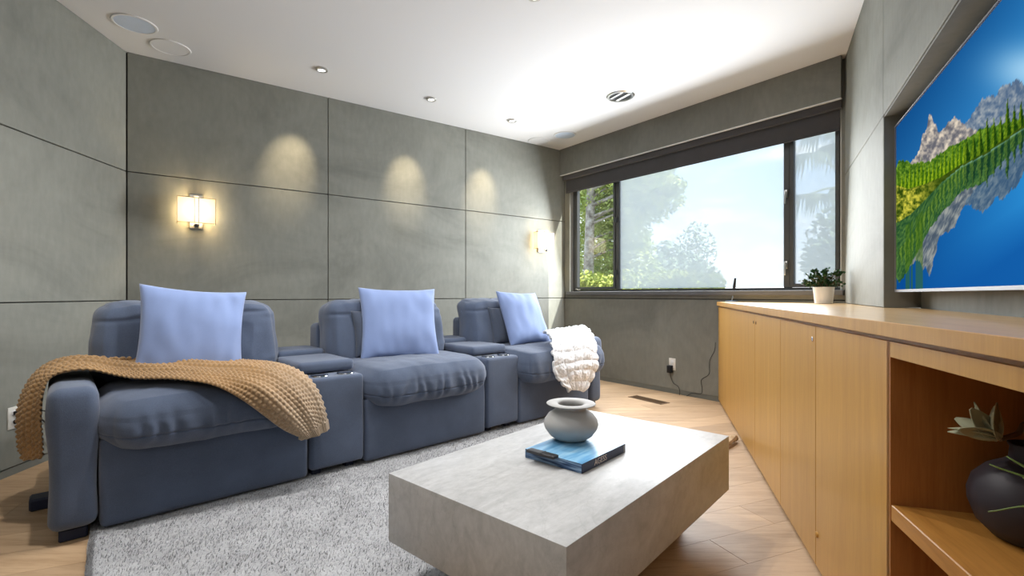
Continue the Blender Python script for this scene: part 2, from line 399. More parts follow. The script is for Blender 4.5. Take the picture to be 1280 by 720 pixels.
# +y of this frame points out of the room; pd() takes depths with the room on the positive side
def pd(x0, x1, y0, y1, z0, z1, nm='panel', m='wall'): return mbox(nm, x0, x1, -y1, -y0, z0, z1, M[m], wr, .003, 1, False)
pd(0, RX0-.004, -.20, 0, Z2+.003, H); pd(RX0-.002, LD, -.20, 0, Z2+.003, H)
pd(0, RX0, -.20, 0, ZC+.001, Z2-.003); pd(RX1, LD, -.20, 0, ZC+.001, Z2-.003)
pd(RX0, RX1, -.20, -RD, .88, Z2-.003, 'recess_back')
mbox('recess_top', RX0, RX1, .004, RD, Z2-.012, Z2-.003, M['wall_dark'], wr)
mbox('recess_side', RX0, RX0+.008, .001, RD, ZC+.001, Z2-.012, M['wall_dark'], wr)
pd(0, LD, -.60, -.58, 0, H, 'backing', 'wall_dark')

# ------------------------------------------------------------------ floor and ceiling
ROOM = [AB, BC, CD, Vector((2.2, -2.2, 0)), Vector((-2.16, -2.2, 0))]
ROOM_SUB = [AB+Vector((-.25, .1, 0)), BC+Vector((0, .3, 0)), CD+Vector((.3, 0, 0)), Vector((2.4, -2.3, 0)), Vector((-2.4, -2.3, 0))]
def clip(poly, a, b):
    out = []; n = Vector((b.y-a.y, a.x-b.x, 0))       # outside of a clockwise room edge is -n
    for i, p in enumerate(poly):
        q = poly[(i+1) % len(poly)]; dp = (p-a).dot(n); dq = (q-a).dot(n)
        if dp >= 0: out.append(p)
        if (dp >= 0) != (dq >= 0): out.append(p+(q-p)*(dp/(dp-dq)))
    return out
def prism(bm, poly, z0, z1, inset=0.0008, cham=.0009):
    c = sum(poly, Vector())/len(poly)
    area = sum(p.x*q.y-q.x*p.y for p, q in zip(poly, poly[1:]+poly[:1]))
    if area < 0: poly = poly[::-1]
    lo = [bm.verts.new((p.x, p.y, z0)) for p in poly]; mi = [bm.verts.new((p.x, p.y, z1-cham)) for p in poly]
    hi = [bm.verts.new((*(p+(c-p).normalized()*inset).xy, z1)) for p in poly]
    n = len(poly)
    for i in range(n):
        j = (i+1) % n
        bm.faces.new((lo[i], lo[j], mi[j], mi[i])); bm.faces.new((mi[i], mi[j], hi[j], hi[i]))
    bm.faces.new(hi)
    if not cham: bm.faces.new(lo[::-1])
bm = bmesh.new(); prism(bm, [p*1.0 for p in ROOM_SUB], -.12, -.0125, 0, 0)
fl = finish('floor', bm, M['joint']); fl['kind'] = 'structure'
pdv = dirv(67.7); pn = Vector((-pdv.y, pdv.x, 0)); PW = .19
RF = [AB+Vector((-.03, .02, 0)), BC+Vector((.0, .04, 0)), CD+Vector((.04, .0, 0)), ROOM[3], ROOM[4]+Vector((-.03, 0, 0))]     # boards run on under the wall linings
edges = list(zip(RF, RF[1:]+RF[:1]))
for r in range(-14, 44):
    v0 = r*PW; x = -4.2-random.random()*1.6
    while x < 5.5:
        ln = random.choice((1.5, 1.8, 2.1, 2.3)); g = .0005
        poly = [pdv*(x+g)+pn*(v0+g), pdv*(x+ln-g)+pn*(v0+g), pdv*(x+ln-g)+pn*(v0+PW-g), pdv*(x+g)+pn*(v0+PW-g)]
        x += ln
        for a, b in edges:
            poly = clip(poly, a, b)
            if len(poly) < 3: break
        if len(poly) >= 3:
            bm = bmesh.new(); prism(bm, poly, -.012, 0); bmesh.ops.remove_doubles(bm, verts=bm.verts[:], dist=1e-5)
            finish('plank', bm, M['floor'], fl)
bm = bmesh.new(); P = [Vector((-3.1, 3.55, 0)), BC+dB*.12+Vector((0, .1, 0)), CD+dC*.25, Vector((2.6, -2.3, 0)), Vector((-2.3, -2.3, 0))]
prism(bm, P, H, H+.12, 0, 0)
ce = finish('ceiling', bm, M['ceiling']); ce['kind'] = 'structure'

# the part of the room behind the photographer
mbox('wall_behind', -2.45, 2.35, -2.32, -2.20, 0, H, M['wall'])['kind'] = 'structure'
mbox('wall_side', 2.22, 2.34, -2.20, .60, 0, H, M['wall'])['kind'] = 'structure'

# ------------------------------------------------------------------ ceiling fittings
def ceil_speaker(x, y, label, face):
    t = thing('ceiling_speaker', label, 'speaker', (x, y, H), 0, 'round in-ceiling speakers')
    bm = bmesh.new(); lathe(bm, [(.112, -.001), (.113, -.007), (.124, -.007), (.128, -.001)], 48, cap=False); finish('rim', bm, M['white'], t, True)
    bm = bmesh.new(); lathe(bm, [(.1125, -.001), (.1125, -.0045), (.06, -.0055), (.001, -.006)], 48); finish('grille', bm, face, t, True)
ceil_speaker(-2.521, 3.235, 'round pale blue ceiling speaker nearest the left wall', M['speakblue'])
ceil_speaker(-2.50, 3.545, 'round white ceiling speaker close to the left back corner', M['ceiling'])
ceil_speaker(.60, 5.49, 'small looking pale blue ceiling speaker near the window fascia', M['speakblue'])
ceil_speaker(.317, 5.69, 'faint white ceiling speaker in the far corner over the back wall', M['ceiling'])
t = thing('ceiling_vent', 'round chrome rimmed ceiling vent with dark slotted centre before the window', 'vent', (.988, 4.412, H))
bm = bmesh.new(); lathe(bm, [(.098, -.001), (.10, -.010), (.118, -.010), (.128, -.001)], 48, cap=False); finish('rim', bm, M['chrome'], t, True)
bm = bmesh.new(); lathe(bm, [(.099, -.0005), (.001, -.0006)], 48); finish('throat', bm, M['black'], t)
for k, (x, w) in enumerate(((-.045, .022), (.03, .030))):
    ln = math.sqrt(.092**2-x*x)
    mbox('blade', x-w/2, x+w/2, -ln, ln, -.009, -.004, M['white'], t, .002, 1, False, rot=(0, 0, R(28)))
SP = [(-1.527, 3.883, 'chrome puck spotlight on the ceiling nearest the left wall'), (-.746, 4.47, 'chrome puck spotlight on the ceiling, middle of the back wall row'),
      (0.0, 5.02, 'smallest looking puck spotlight, nearest the window corner'), (.137, 2.93, 'puck spotlight on the open ceiling above the coffee table'),
      (-.64, 2.34, 'added puck spotlight, out of view, over the middle of the rug'), (-1.42, 1.76, 'added puck spotlight, out of view, over the left end of the rug')]  # last two: added out of view as overhead fill
for i, (x, y, lb) in enumerate(SP):
    t = thing('spotlight', lb, 'ceiling light', (x, y, H), 0, 'puck spotlights')
    bm = bmesh.new(); lathe(bm, [(.047, -.0005), (.047, -.010), (.042, -.014), (.030, -.014), (.028, -.009)], 32, cap=False); finish('housing', bm, M['chrome'], t, True)
    bm = bmesh.new(); lathe(bm, [(.0285, -.0092), (.001, -.0095)], 24); finish('lens', bm, M['bulb'], t)
    if i < 3:
        w = Vector((x, y, 0))+(-dB.cross(Vector((0, 0, 1)))*0)
        n = Vector((-dB.y, dB.x, 0))
        d = (AB-Vector((x, y, 0))).dot(n)
        aim = Vector((x, y, 0))+n*d-dB*(.13, .03, .06)[i]+Vector((0, 0, 2.12))
        add_light('spot_beam', 'SPOT', (x, y, H-.03), 46, (1, .80, .52), aim=aim, spot_size=R(36), spot_blend=1, shadow_soft_size=.02)
    else:
        add_light('spot_beam', 'SPOT', (x, y, H-.03), 75, (1, .985, .965), aim=(x, y, 0), spot_size=R(150), spot_blend=1, shadow_soft_size=.03)
# added fill spots without fixtures, out of view behind the camera
for x, y in ((-1.2, .3), (.5, -.6), (-1.4, -1.2)):
    add_light('fill_downlight', 'SPOT', (x, y, H-.02), 4, (1, .93, .82), aim=(x, y, 0), spot_size=R(140), spot_blend=.8, shadow_soft_size=.05)

# ------------------------------------------------------------------ wall sconces
def sconce(s, z, label):
    P = AB+dB*s+Vector((0, 0, z)); t = thing('wall_sconce', label, 'wall lamp', (0, 0, 0), 0, 'wall sconces with box shades'); t.matrix_world = frame(P, dB)
    mbox('back_plate', -.045, .045, -.022, -.0005, -.135, .135, M['chrome'], t, .003, 1)
    sh = bpy.data.objects.new('shade', None)
    bm = bmesh.new()
    w, d, h, th = .125, .115, .10, .003
    box(bm, -w, w, -d, -d+th, -h, h); box(bm, -w, -w+th, -d+th, -.035, -h, h); box(bm, w-th, w, -d+th, -.035, -h, h)
    sh = finish('shade', bm, M['shade'], t)
    bm = bmesh.new()
    for zz in (-h, h-.004):
        box(bm, -w-.002, w+.002, -d-.002, -d+.001, zz, zz+.004); box(bm, -w-.002, -w+.001, -d, -.03, zz, zz+.004); box(bm, w-.001, w+.002, -d, -.03, zz, zz+.004)
    for xx in (-w-.002, w-.001): box(bm, xx, xx+.003, -d-.002, -d+.001, -h, h)
    finish('shade_rim', bm, M['ventwood'], t)
    bm = bmesh.new()
    for xx in (-.014, .014): tube(bm, [(xx, -d-.006, -h-.012), (xx, -d-.006, h+.012)], .003, 8, 1)
    for zz in (-h-.012, h+.012): box(bm, -.018, .018, -d-.008, -.022, zz-.004, zz+.004)
    finish('bracket', bm, M['chrome'], t, True)
    bm = bmesh.new(); bmesh.ops.create_uvsphere(bm, u_segments=14, v_segments=10, radius=.014); bmesh.ops.translate(bm, vec=(0, -d-.006, -h-.02), verts=bm.verts)
    finish('knob', bm, M['dgrey'], t, True)
    l = add_light('sconce_bulb', 'POINT', (0, -.065, 0), 3.2, (1, .78, .46), shadow_soft_size=.02); l.parent = t
sconce(.436, 1.655, 'lit box shade wall sconce on the back wall nearer the left corner')
sconce(3.94, 1.645, 'lit box shade wall sconce on the back wall nearer the window')

# ------------------------------------------------------------------ television
TVA = 26.9
tv = thing('television', 'wide flat television showing a blue mountain lake, set in the wall recess', 'television')
ex = -dirv(TVA)
TP = CD+dD*1.415           # left end on the wall line
out_of_room = Vector((math.cos(R(TVA)), -math.sin(R(TVA)), 0))
TP = TP+out_of_room*.045+Vector((0, 0, 1.012))
tv.matrix_world = frame(TP, ex)     # +y local = out of the room
TW, TH = 1.46, .832
mbox('body', .01, TW-.01, .012, .055, .01, TH-.01, M['black'], tv, .006, 2)
bm = bmesh.new()
for a in ((0, TW, 0, .012), (0, TW, TH-.006, TH), (0, .006, .012, TH-.006), (TW-.006, TW, .012, TH-.006)):
    box(bm, a[0], a[1], -.004, .014, a[2], a[3])
finish('bezel', bm, M['bezel'], tv)
mbox('bracket', TW*.35, TW*.65, .056, .1, .2, .6, M['black'], tv)
def paint_tv(nx=260, nz=230):
    U = np.linspace(.006, TW-.006, nx); Z = np.linspace(.012, TH-.006, nz)
    X = TP.x+ex.x*U; Y = TP.y+ex.y*U
    px = 640+605*X/Y
    PX, ZZ = np.meshgrid(px, Z, indexing='ij'); YY = np.repeat(Y[:, None], nz, 1)
    PY = 368-605*(ZZ+TP.z-1)/YY
    x = (PX-1110)*2.482; y = (PY-80)*2.482          # picture coordinates of the landscape
    rng = np.random.RandomState(3)
    def nz1(t, f, s):                               # cheap 1-D value noise
        tab = np.random.RandomState(s).rand(4096); q = t*f+400; i = np.floor(q).astype(int); w = q-i; w = w*w*(3-2*w)
        return tab[i % 4096]*(1-w)+tab[(i+1) % 4096]*w
    def nz2(a, b, f, s):
        tab = np.random.RandomState(s).rand(128, 128); p, q = a*f+50, b*f+50; i, j = np.floor(p).astype(int), np.floor(q).astype(int)
        u, v = p-i, q-j; u = u*u*(3-2*u); v = v*v*(3-2*v); g = lambda m, n: tab[m % 128, n % 128]
        return (g(i, j)*(1-u)+g(i+1, j)*u)*(1-v)+(g(i, j+1)*(1-u)+g(i+1, j+1)*u)*v
    def fbm(a, b, f, s): return .5*nz2(a, b, f, s)+.3*nz2(a, b, f*2.1, s+1)+.2*nz2(a, b, f*4.3, s+2)
    c = lambda r, g, b: np.array([r, g, b], float)/255
    def mix(A, B, t): return A*(1-t[..., None])+B*t[..., None]
    def prof(pts, xx): p = np.array(pts, float); return np.interp(xx, p[:, 0], p[:, 1])
    # sky
    t = np.clip((x*.9+y*.55-60)/430, 0, 1); img = mix(c(6, 60, 118)+0*x[..., None], c(62, 150, 212), t)
    gl = np.exp(-(((x-440)/120)**2+((y-20)/75)**2)); img = mix(img, c(215, 240, 252), np.clip(gl, 0, 1)*.6)
    shore_pts = [(-40, 520), (35, 488), (70, 465), (115, 420), (160, 372), (225, 318), (300, 280), (422, 196), (500, 150)]
    def scene(xx, yy):
        im = None
        r = img.copy() if yy is y else None
        base = img if r is None else r
        m1 = prof([(20, 330), (60, 315), (78, 296), (95, 268), (105, 222), (118, 205), (126, 155), (131, 152), (138, 180), (146, 186), (152, 212), (166, 208), (182, 186), (204, 164), (222, 176), (240, 196), (300, 215), (422, 200)], xx)+(nz1(xx, .25, 4)-.5)*10
        m2 = prof([(-50, 900), (222, 900), (226, 210), (238, 185), (262, 150), (290, 108), (312, 102), (336, 100), (342, 74), (352, 66), (378, 62), (398, 44), (406, 50), (422, 72), (460, 90)], xx)+(nz1(xx, .3, 9)-.5)*10
        hill = prof([(20, 330), (34, 296), (75, 308), (130, 300), (170, 268), (230, 235), (290, 200), (422, 170)], xx)+(nz1(xx, .2, 12)-.5)*8
        rock = fbm(xx, yy, .09, 20); rc = mix(c(98, 98, 106)+0*xx[..., None], c(216, 202, 182), np.clip((rock-.28)*2.0+(nz1(xx+yy*.4, .12, 5)-.5)*.5, 0, 1))
        base = np.where((yy > m2)[..., None], mix(c(78, 100, 128)+0*xx[..., None], c(165, 170, 172), np.clip((rock-.3)*1.9, 0, 1)), base)
        base = np.where((yy > m1)[..., None], rc, base)
        g = fbm(xx, yy, .16, 30)
        base = np.where((yy > hill)[..., None], mix(c(35, 75, 18)+0*xx[..., None], c(125, 160, 45), np.clip((g-.25)*1.8, 0, 1)), base)
        # conifers: saw-tooth outlines marching along the slope
        for (lo, hi, h0, dx, s, dk, lt) in ((30, 240, 78, 12, 41, c(52, 92, 10), c(178, 200, 36)), (232, 470, 112, 21, 47, c(22, 54, 10), c(140, 168, 30))):
            k = np.floor(xx/dx); f = np.abs(xx/dx-k-.5)*2; hh = h0*(.6+.55*np.random.RandomState(s).rand(200)[(k.astype(int)) % 200])
            foot = prof([(20, 392), (60, 385), (110, 372), (160, 345), (225, 308), (300, 272), (422, 185), (500, 130)], xx)
            top = foot-hh*(1-f*.9)
            msk = (xx > lo) & (xx < hi) & (yy > top) & (yy < foot+14)
            base = np.where(msk[..., None], mix(dk+0*xx[..., None], lt, np.clip((.5-np.where(xx/dx-k > .5, .5, 0))*1.0+fbm(xx, yy, .3, s)*1.0-.45, 0, 1)), base)
        return base
    land = scene(x, y)
    sh = prof(shore_pts, x)
    bank = np.clip((x-20)/100, 0, 1)
    g = fbm(x, y, .10, 60)
    bankm = (y > prof([(20, 375), (60, 388), (110, 374), (160, 352), (225, 312), (300, 274), (422, 188), (500, 140)], x)) & (y <= sh)
    land = np.where(bankm[..., None], mix(c(45, 68, 12)+0*x[..., None], c(210, 200, 70), np.clip((g-.3)*2.2, 0, 1)*np.clip((190-x)/110, .12, 1)), land)
    # water: mirrored land, blued
    ym = 2*sh-y; k = 1.0
    refl = scene(x+(nz2(x, y, .08, 70)-.5)*5, np.where(ym > 0, ym, ym))
    sky_r = mix(c(10, 72, 140)+0*x[..., None], c(38, 128, 195), np.clip((x-60)/360, 0, 1))
    lum = np.linalg.norm(refl-img, axis=-1); island = lum > .10
    refl = np.where(island[..., None], refl*.66+c(20, 64, 96)*.30, sky_r)
    deep = np.clip((y-sh-230)/140, 0, 1); refl = mix(refl, c(14, 82, 155), deep*.85)
    grass = ((x < 110) & (nz1(x, .22, 81) > .52) & (y > sh+25)); refl = np.where(grass[..., None], refl*.55+c(70, 105, 20)*.45, refl)
    edge = np.exp(-((y-sh)/4)**2)*np.clip((x-150)/60, 0, 1)
    refl = mix(refl, c(150, 200, 190), edge*.55)
    out = np.where((y > sh)[..., None], refl, land)
    out = np.clip(out, 0, 1); lin = np.where(out <= .04045, out/12.92, ((out+.055)/1.055)**2.4)
    V = np.zeros((nx, nz, 3)); V[..., 0] = U[:, None]; V[..., 2] = Z[None, :]; V[..., 1] = .002
    o = grid_mesh('screen', V, nx, nz, M['screen'], tv)
    col = np.ones((nx, nz, 4)); col[..., :3] = lin
    a = o.data.color_attributes.new('picture', 'FLOAT_COLOR', 'POINT'); a.data.foreach_set('color', col.reshape(-1).astype(np.float32))
    return o
paint_tv()

# ------------------------------------------------------------------ credenza under the television
K0 = Vector((1.9232, 4.5114, 0)); dK = -dirv(16.63); ZK = .932
FK = frame(K0, dK)          # +x towards the photographer, +y into the room (fronts on y = 0), body on -y
cz = thing('credenza', 'long honey maple built-in cabinet with overhanging top along the right wall', 'cabinet'); cz.matrix_world = FK
KL = 4.06
def kx(px):
    u = (px-640)/605; return (u*K0.y-K0.x)/(dK.x-u*dK.y)
fki = FK.inverted()
# the top: front edge straight, back edge follows the walls
bm = bmesh.new()
kb = lambda nm, x0, x1, y0, y1, *r: mbox(nm, x0, x1, -y1, -y0, *r)
back = [fki @ (CD+dD*.002+Vector((-.004, -.004, 0))), fki @ (CD+dD*RX0), fki @ (CD+dD*RX0+out_of_room*(RD-.01)), fki @ (CD+dD*3.38+out_of_room*(RD-.01))]
poly = [Vector((0.004, -.012, 0)), Vector((KL, -.012, 0)), Vector((KL, back[3].y, 0))]+[Vector((b.x, b.y, 0)) for b in back[::-1]]
if poly[2].x < poly[3].x: poly.pop(2)
prismz = []
lo = [bm.verts.new((p.x, p.y, .897)) for p in poly]; hi = [bm.verts.new((p.x, p.y, ZK)) for p in poly]
bm.faces.new(hi); bm.faces.new(lo[::-1])
for i in range(len(poly)):
    j = (i+1) % len(poly); bm.faces.new((lo[i], lo[j], hi[j], hi[i]))
bmesh.ops.recalc_face_normals(bm, faces=bm.faces[:])
es = [e for e in bm.edges if all(abs(v.co.y+.012) < 1e-4 for v in e.verts)]
bmesh.ops.bevel(bm, geom=es, offset=.003, segments=2, affect='EDGES')
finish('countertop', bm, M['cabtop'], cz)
kb('edge_band', .004, KL, .0122, .0137, .8972, ZK-.0012, M['cab'], cz)
kb('rail', .004, KL, -.03, -.012, .86, .897, M['cab'], cz)
kb('plinth', .004, KL, -.05, -.03, .0, .03, M['cab'], cz)
D0 = [kx(900), kx(912), kx(943.5), kx(975.5), kx(1019.5), kx(1113)]
def front(x0, x1, nm='door', g=.0018): return kb(nm, x0+g, x1-g, -.02, 0, .022, .884, M['cab'], cz, .0012, 1, False)
front(.006, D0[1], 'filler_panel')
dl = [front(D0[1], D0[2]), front(D0[2], D0[3]), front(D0[3], D0[4])]
front(D0[4], D0[5]-.0, 'end_panel', .003)
def lock(door, x, z, m):
    bm = bmesh.new(); lathe(bm, [(.009, 0), (.009, .002), (.006, .003), (.001, .003)], 20); bmesh.ops.rotate(bm, matrix=Matrix.Rotation(R(90), 3, 'X'), verts=bm.verts)
    o = finish('lock', bm, m, door, True, loc=(x, .0, z)); return o
lock(dl[0], D0[2]-.035, .835, M['ventwood']); lock(dl[1], D0[2]+.035, .835, M['ventwood']); lock(dl[2], D0[4]-.035, .835, M['steel'])
bm = bmesh.new(); lathe(bm, [(.011, 0), (.010, .005), (.004, .008), (.001, .008)], 20); bmesh.ops.rotate(bm, matrix=Matrix.Rotation(R(90), 3, 'X'), verts=bm.verts)
finish('stud', bm, M['cab'], cz, True, loc=(D0[4]+.02, 0, .14))
# open niche
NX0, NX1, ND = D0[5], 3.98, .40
kb('niche_side', NX0-.02, NX0, -ND, 0, .022, .884, M['cab_in_shade'], cz)
kb('niche_side', NX1, NX1+.06, -ND, 0, .022, .897, M['cab_in_shade'], cz)
kb('niche_back', NX0, NX1, -ND-.018, -ND, .022, .884, M['cab_in_shade'], cz)
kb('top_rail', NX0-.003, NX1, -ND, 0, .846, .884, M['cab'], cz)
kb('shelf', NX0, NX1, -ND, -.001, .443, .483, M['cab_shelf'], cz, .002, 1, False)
kb('niche_floor', NX0, NX1, -ND, -.02, .03, .07, M['cab_in_shade'], cz)
kb('body', .006, NX0-.021, -.26, -.031, .03, .856, M['cab'], cz)

# ------------------------------------------------------------------ sectional sofa; local x along the seats, local -y is the front
SO = Vector((-1.818, 1.895, 0)); SA = 47
sofa = thing('sectional_sofa', 'slate blue three seat theatre sofa with two cup holder consoles', 'sofa', SO, frame_rot(SA))
def S(a, b, z): return SO+dirv(SA)*a+Vector((-math.cos(R(SA)), math.sin(R(SA)), 0))*b+Vector((0, 0, z))
def softbox(name, x0, x1, y0, y1, z0, z1, bev=.035, parent=sofa, mat=None, sub=0, wav=.004, seed=0):
    bm = bmesh.new(); box(bm, x0, x1, y0, y1, z0, z1, bev, 4)
    bmesh.ops.subdivide_edges(bm, edges=[e for e in bm.edges if e.calc_length() > .12], cuts=5, use_grid_fill=True)
    c = Vector(((x0+x1)/2, (y0+y1)/2, (z0+z1)/2))
    for v in bm.verts:
        d = (v.co-c); q = Vector((d.x/(x1-x0), d.y/(y1-y0), d.z/(z1-z0)))
        v.co += d.normalized()*(mnoise.noise(v.co*6+Vector((seed*9.1, 0, 0)))*wav)
    return finish(name, bm, mat or M['sofa'], parent, 'all')
def arm(x0, x1, seed):
    bm = bmesh.new(); box(bm, x0, x1, -.01, .86, .05, .625, .042, 5)
    bmesh.ops.subdivide_edges(bm, edges=[e for e in bm.edges if e.calc_length() > .1], cuts=8, use_grid_fill=True)
    cx = (x0+x1)/2
    for v in bm.verts:
        q = (v.co.z-.05)/.575
        k = 1+.10*math.exp(-((q-.78)/.22)**2)-.04*math.exp(-((q-.45)/.2)**2)
        v.co.x = cx+(v.co.x-cx)*k
        v.co.y -= .012*math.exp(-((q-.85)/.15)**2)*(1 if v.co.y < .2 else 0)
        v.co += Vector((mnoise.noise(v.co*7+Vector((seed, 0, 0))), mnoise.noise(v.co*6), 0))*.004
    return finish('arm', bm, M['sofa'], sofa, 'all')
arm(0, .15, 1); arm(3.415, 3.575, 5)
SEATS = [(.152, 1.008), (1.322, 2.236), (2.556, 3.412)]
for i, (a, b) in enumerate(SEATS):
    softbox('seat_base', a+.003, b-.003, .0, .80, .024, .40, .025, seed=i)
    softbox('back_frame', a, b, .70, .86, .10, .80, .035, seed=i+5)
    w = b-a+.05; cx = (a+b)/2; dp = .66; h = .235
    def seatfn(c, q, w=w, i=i):
        f = max(0, -q.y); fr = f**2
        z = c.z
        z -= .035*fr*(1 if q.z < .3 else .5)           # the front sags over the base
        z += .012*math.cos(q.x*1.6)*(q.z > 0)
        y = c.y
        if f > .55:                                        # gathers along the front seam
            ph = q.x*w*44; am = .010*math.exp(-((q.z+.15)/.45)**2)*(f-.55)/.45*(.4+.9*abs(mnoise.noise(Vector((q.x*3.1+i*5, .3, 0)))))
            y -= am*math.sin(ph+4*mnoise.noise(Vector((q.x*4, i, q.z))))
            y += .006*math.exp(-((q.z+.22)/.035)**2)      # seam line
        return Vector((c.x, y, z))
    w2, sx = ((w, 0), (w, 0), (w+.12, .055))[i]
    blob('seat_cushion', (w2, dp+.06, h), (6.5, 4.2, 2.35) if i < 2 else (10, 6.5, 2.35), M['sofa'], sofa, 84, .007, 7, i, seatfn, loc=(cx+sx, dp/2-.07-.025*(i == 2), .462))
    def backfn(c, q):
        y = c.y+.10*(q.z*.5)                               # leans back
        cr_ = abs(q.x)**3*abs(q.z)**2                         # creases fanning out of the corners
        y -= .012*cr_*math.sin(14*q.x*q.z+9*q.z+i); y += .010*math.exp(-((q.z-.62-.1*q.x)/.05)**2)*(q.y < 0)
        return Vector((c.x*(1-.03*q.z), y, c.z))
    blob('back_cushion', (b-a+.02, .27, .43), (9, 2.6, 6.5), M['sofa'], sofa, 48, .014, 8, i+9, backfn, loc=(cx+(0, .0, -.06)[i], .60, .75))
for i, (a, b) in enumerate(((1.012, 1.318), (2.240, 2.552))):
    cb = softbox('console_base', a, b, -.005, .84, .05, .545, .022, seed=i+20)
    for k in (0, 1):
        bm = bmesh.new(); lathe(bm, [(.030, -.0), (.036, .001), (.041, .004), (.047, .004), (.048, .0005)], 32, cap=False)
        lathe(bm, [(.0305, .0005), (.001, .0004)], 32)
        finish('cup_holder', bm, M['steel'], cb, True, loc=(a+.078+k*.15, .075, .5470))
    softbox('console_lid', a-.012, b+.012, .145, .55, .550, .616, .024, seed=i+30, wav=.003)
    softbox('console_back', a, b, .555, .85, .55, .645, .025, seed=i+33)
feet = [(.03, .12, .03, .11), (3.46, 3.55, .04, .10), (1.04, 1.09, .05, .10), (1.23, 1.28, .05, .10), (2.28, 2.33, .05, .10), (2.46, 2.51, .05, .10)]
for a, b, c, d in feet: mbox('foot', a, b, c, d, .022 if c < 0 else .0, .049, M['sofa_foot'], sofa, .006, 1)
mbox('foot', -.07, .12, .50, .60, .0, .055, M['sofa_foot'], sofa, .008, 1)
mbox('foot', 3.46, 3.55, .74, .82, .0, .05, M['sofa_foot'], sofa, .008, 1)

# ------------------------------------------------------------------ pillows
def pillow(name, w, h, t, mat, label, group, loc, yaw, lean, roll, seed=0, pinch=.075):
    nu = 46; u = np.linspace(-1, 1, nu); Us, Vs = np.meshgrid(u, u, indexing='ij')
    def side(sg):
        x = w/2*Us*(1-pinch*(1-Vs**2)*np.abs(Us)**1.5); z = h/2*Vs*(1-pinch*(1-Us**2)*np.abs(Vs)**1.5)
        pr = np.clip((1-Us**2)*(1-Vs**2), 0, 1)
        y = sg*(t/2*pr**.42)
        P = np.stack([x, z, x*0+sg*3], -1).reshape(-1, 3)
        wv = (vnoise(P, 7, seed)+.6*vnoise(P*np.array([1, .45, 1]), 17, seed+2)).reshape(nu, nu)
        cor = np.clip(np.abs(Us)*np.abs(Vs), 0, 1)
        y = y+sg*wv*(.009+.014*cor)*np.clip(pr*6, 0, 1)
        return np.stack([x, y, z], -1)
    A, B = side(-1), side(1)
    idx = np.arange(nu*nu).reshape(nu, nu)
    a = idx[:-1, :-1].ravel(); b = idx[1:, :-1].ravel(); c = idx[1:, 1:].ravel(); d = idx[:-1, 1:].ravel()
    F = np.concatenate([np.stack([a, b, c, d], 1), np.stack([d, c, b, a], 1)+nu*nu])
    me = bpy.data.meshes.new(name); me.from_pydata(np.concatenate([A.reshape(-1, 3), B.reshape(-1, 3)]).tolist(), [], F.tolist())
    bm = bmesh.new(); bm.from_mesh(me); bmesh.ops.remove_doubles(bm, verts=bm.verts[:], dist=1e-4); bm.to_mesh(me); bm.free()
    o = link(name, me, mat, None, 'all', loc)
    o.rotation_euler = (Matrix.Rotation(frame_rot(SA)+R(yaw), 3, 'Z') @ Matrix.Rotation(R(-lean), 3, 'X') @ Matrix.Rotation(R(roll), 3, 'Y')).to_euler()
    tag(o, label, 'pillow', group); return o
PG = 'periwinkle pillows'
pillow('throw_pillow', .485, .48, .17, M['peri'], 'periwinkle square pillow on the left seat, above the tan knitted throw', PG, S(.545, .36, .80), 0, 12, 5, 1)
pillow('throw_pillow', .54, .52, .17, M['peri'], 'periwinkle square pillow on the middle seat', PG, S(1.755, .36, .80), -18, 20, 1, 2)
pillow('throw_pillow', .47, .50, .17, M['peri'], 'periwinkle square pillow on the far seat beside the white throw', PG, S(2.96, .36, .795), 0, 25, 2, 3)
pillow('lumbar_pillow', .40, .32, .11, M['lumbar'], 'dark slate small pillow tucked behind the middle seat\'s periwinkle pillow', 'dark slate pillows', S(1.66, .45, .735), 0, 14, 0, 4)
pillow('lumbar_pillow', .40, .32, .11, M['lumbar'], 'dark slate small pillow tucked behind the far seat\'s periwinkle pillow', 'dark slate pillows', S(2.86, .45, .735), 0, 14, 0, 5)

# ------------------------------------------------------------------ tan knitted throw
def ribbon(stations, nu, nv):
    E = [np.array([list(v) for v in catmull([st_[k] for st_ in stations], 12)]) for k in (0, 1, 2)]
    L = np.concatenate([[0], np.cumsum(np.linalg.norm(np.diff(E[1], axis=0), axis=1))]); t = np.linspace(0, L[-1], nu)
    A, Mm, B = [np.stack([np.interp(t, L, P[:, k]) for k in range(3)], 1)[:, None] for P in E]
    v = np.linspace(0, 1, nv)[None, :, None]; ctrl = 2*Mm-.5*(A+B)
    return A*(1-v)**2+2*ctrl*v*(1-v)+B*v*v, L[-1]
def sofa_shell():
    vs, fs = [], []
    for o in [c for c in sofa.children]+[g for c in sofa.children for g in c.children]:
        if o.type != 'MESH' or 'foot' in o.name: continue
        n0 = len(vs); vs += [(v.co+o.location) for v in o.data.vertices]; fs += [[n0+k for k in p.vertices] for p in o.data.polygons]
    from mathutils.bvhtree import BVHTree
    return BVHTree.FromPolygons(vs, fs)
def lay_on(V, gap):         # cloth rests on the upholstery: lift every point that would sink into it
    bvh = sofa_shell(); sh = V.shape; P = V.reshape(-1, 3)
    for it in range(2):
        for k in range(len(P)):
            loc, n, ix, d = bvh.find_nearest(Vector(P[k]))
            sd = (Vector(P[k])-loc).dot(n)
            if sd < gap: P[k] = loc+n*gap if sd > -.12 else P[k]
        Q = P.reshape(sh)
        for r in range(5):
            Q[1:-1, :] = .5*Q[1:-1, :]+.25*(Q[:-2, :]+Q[2:, :]); Q[:, 1:-1] = .5*Q[:, 1:-1]+.25*(Q[:, :-2]+Q[:, 2:])
        P = Q.reshape(-1, 3)
    return P.reshape(sh)
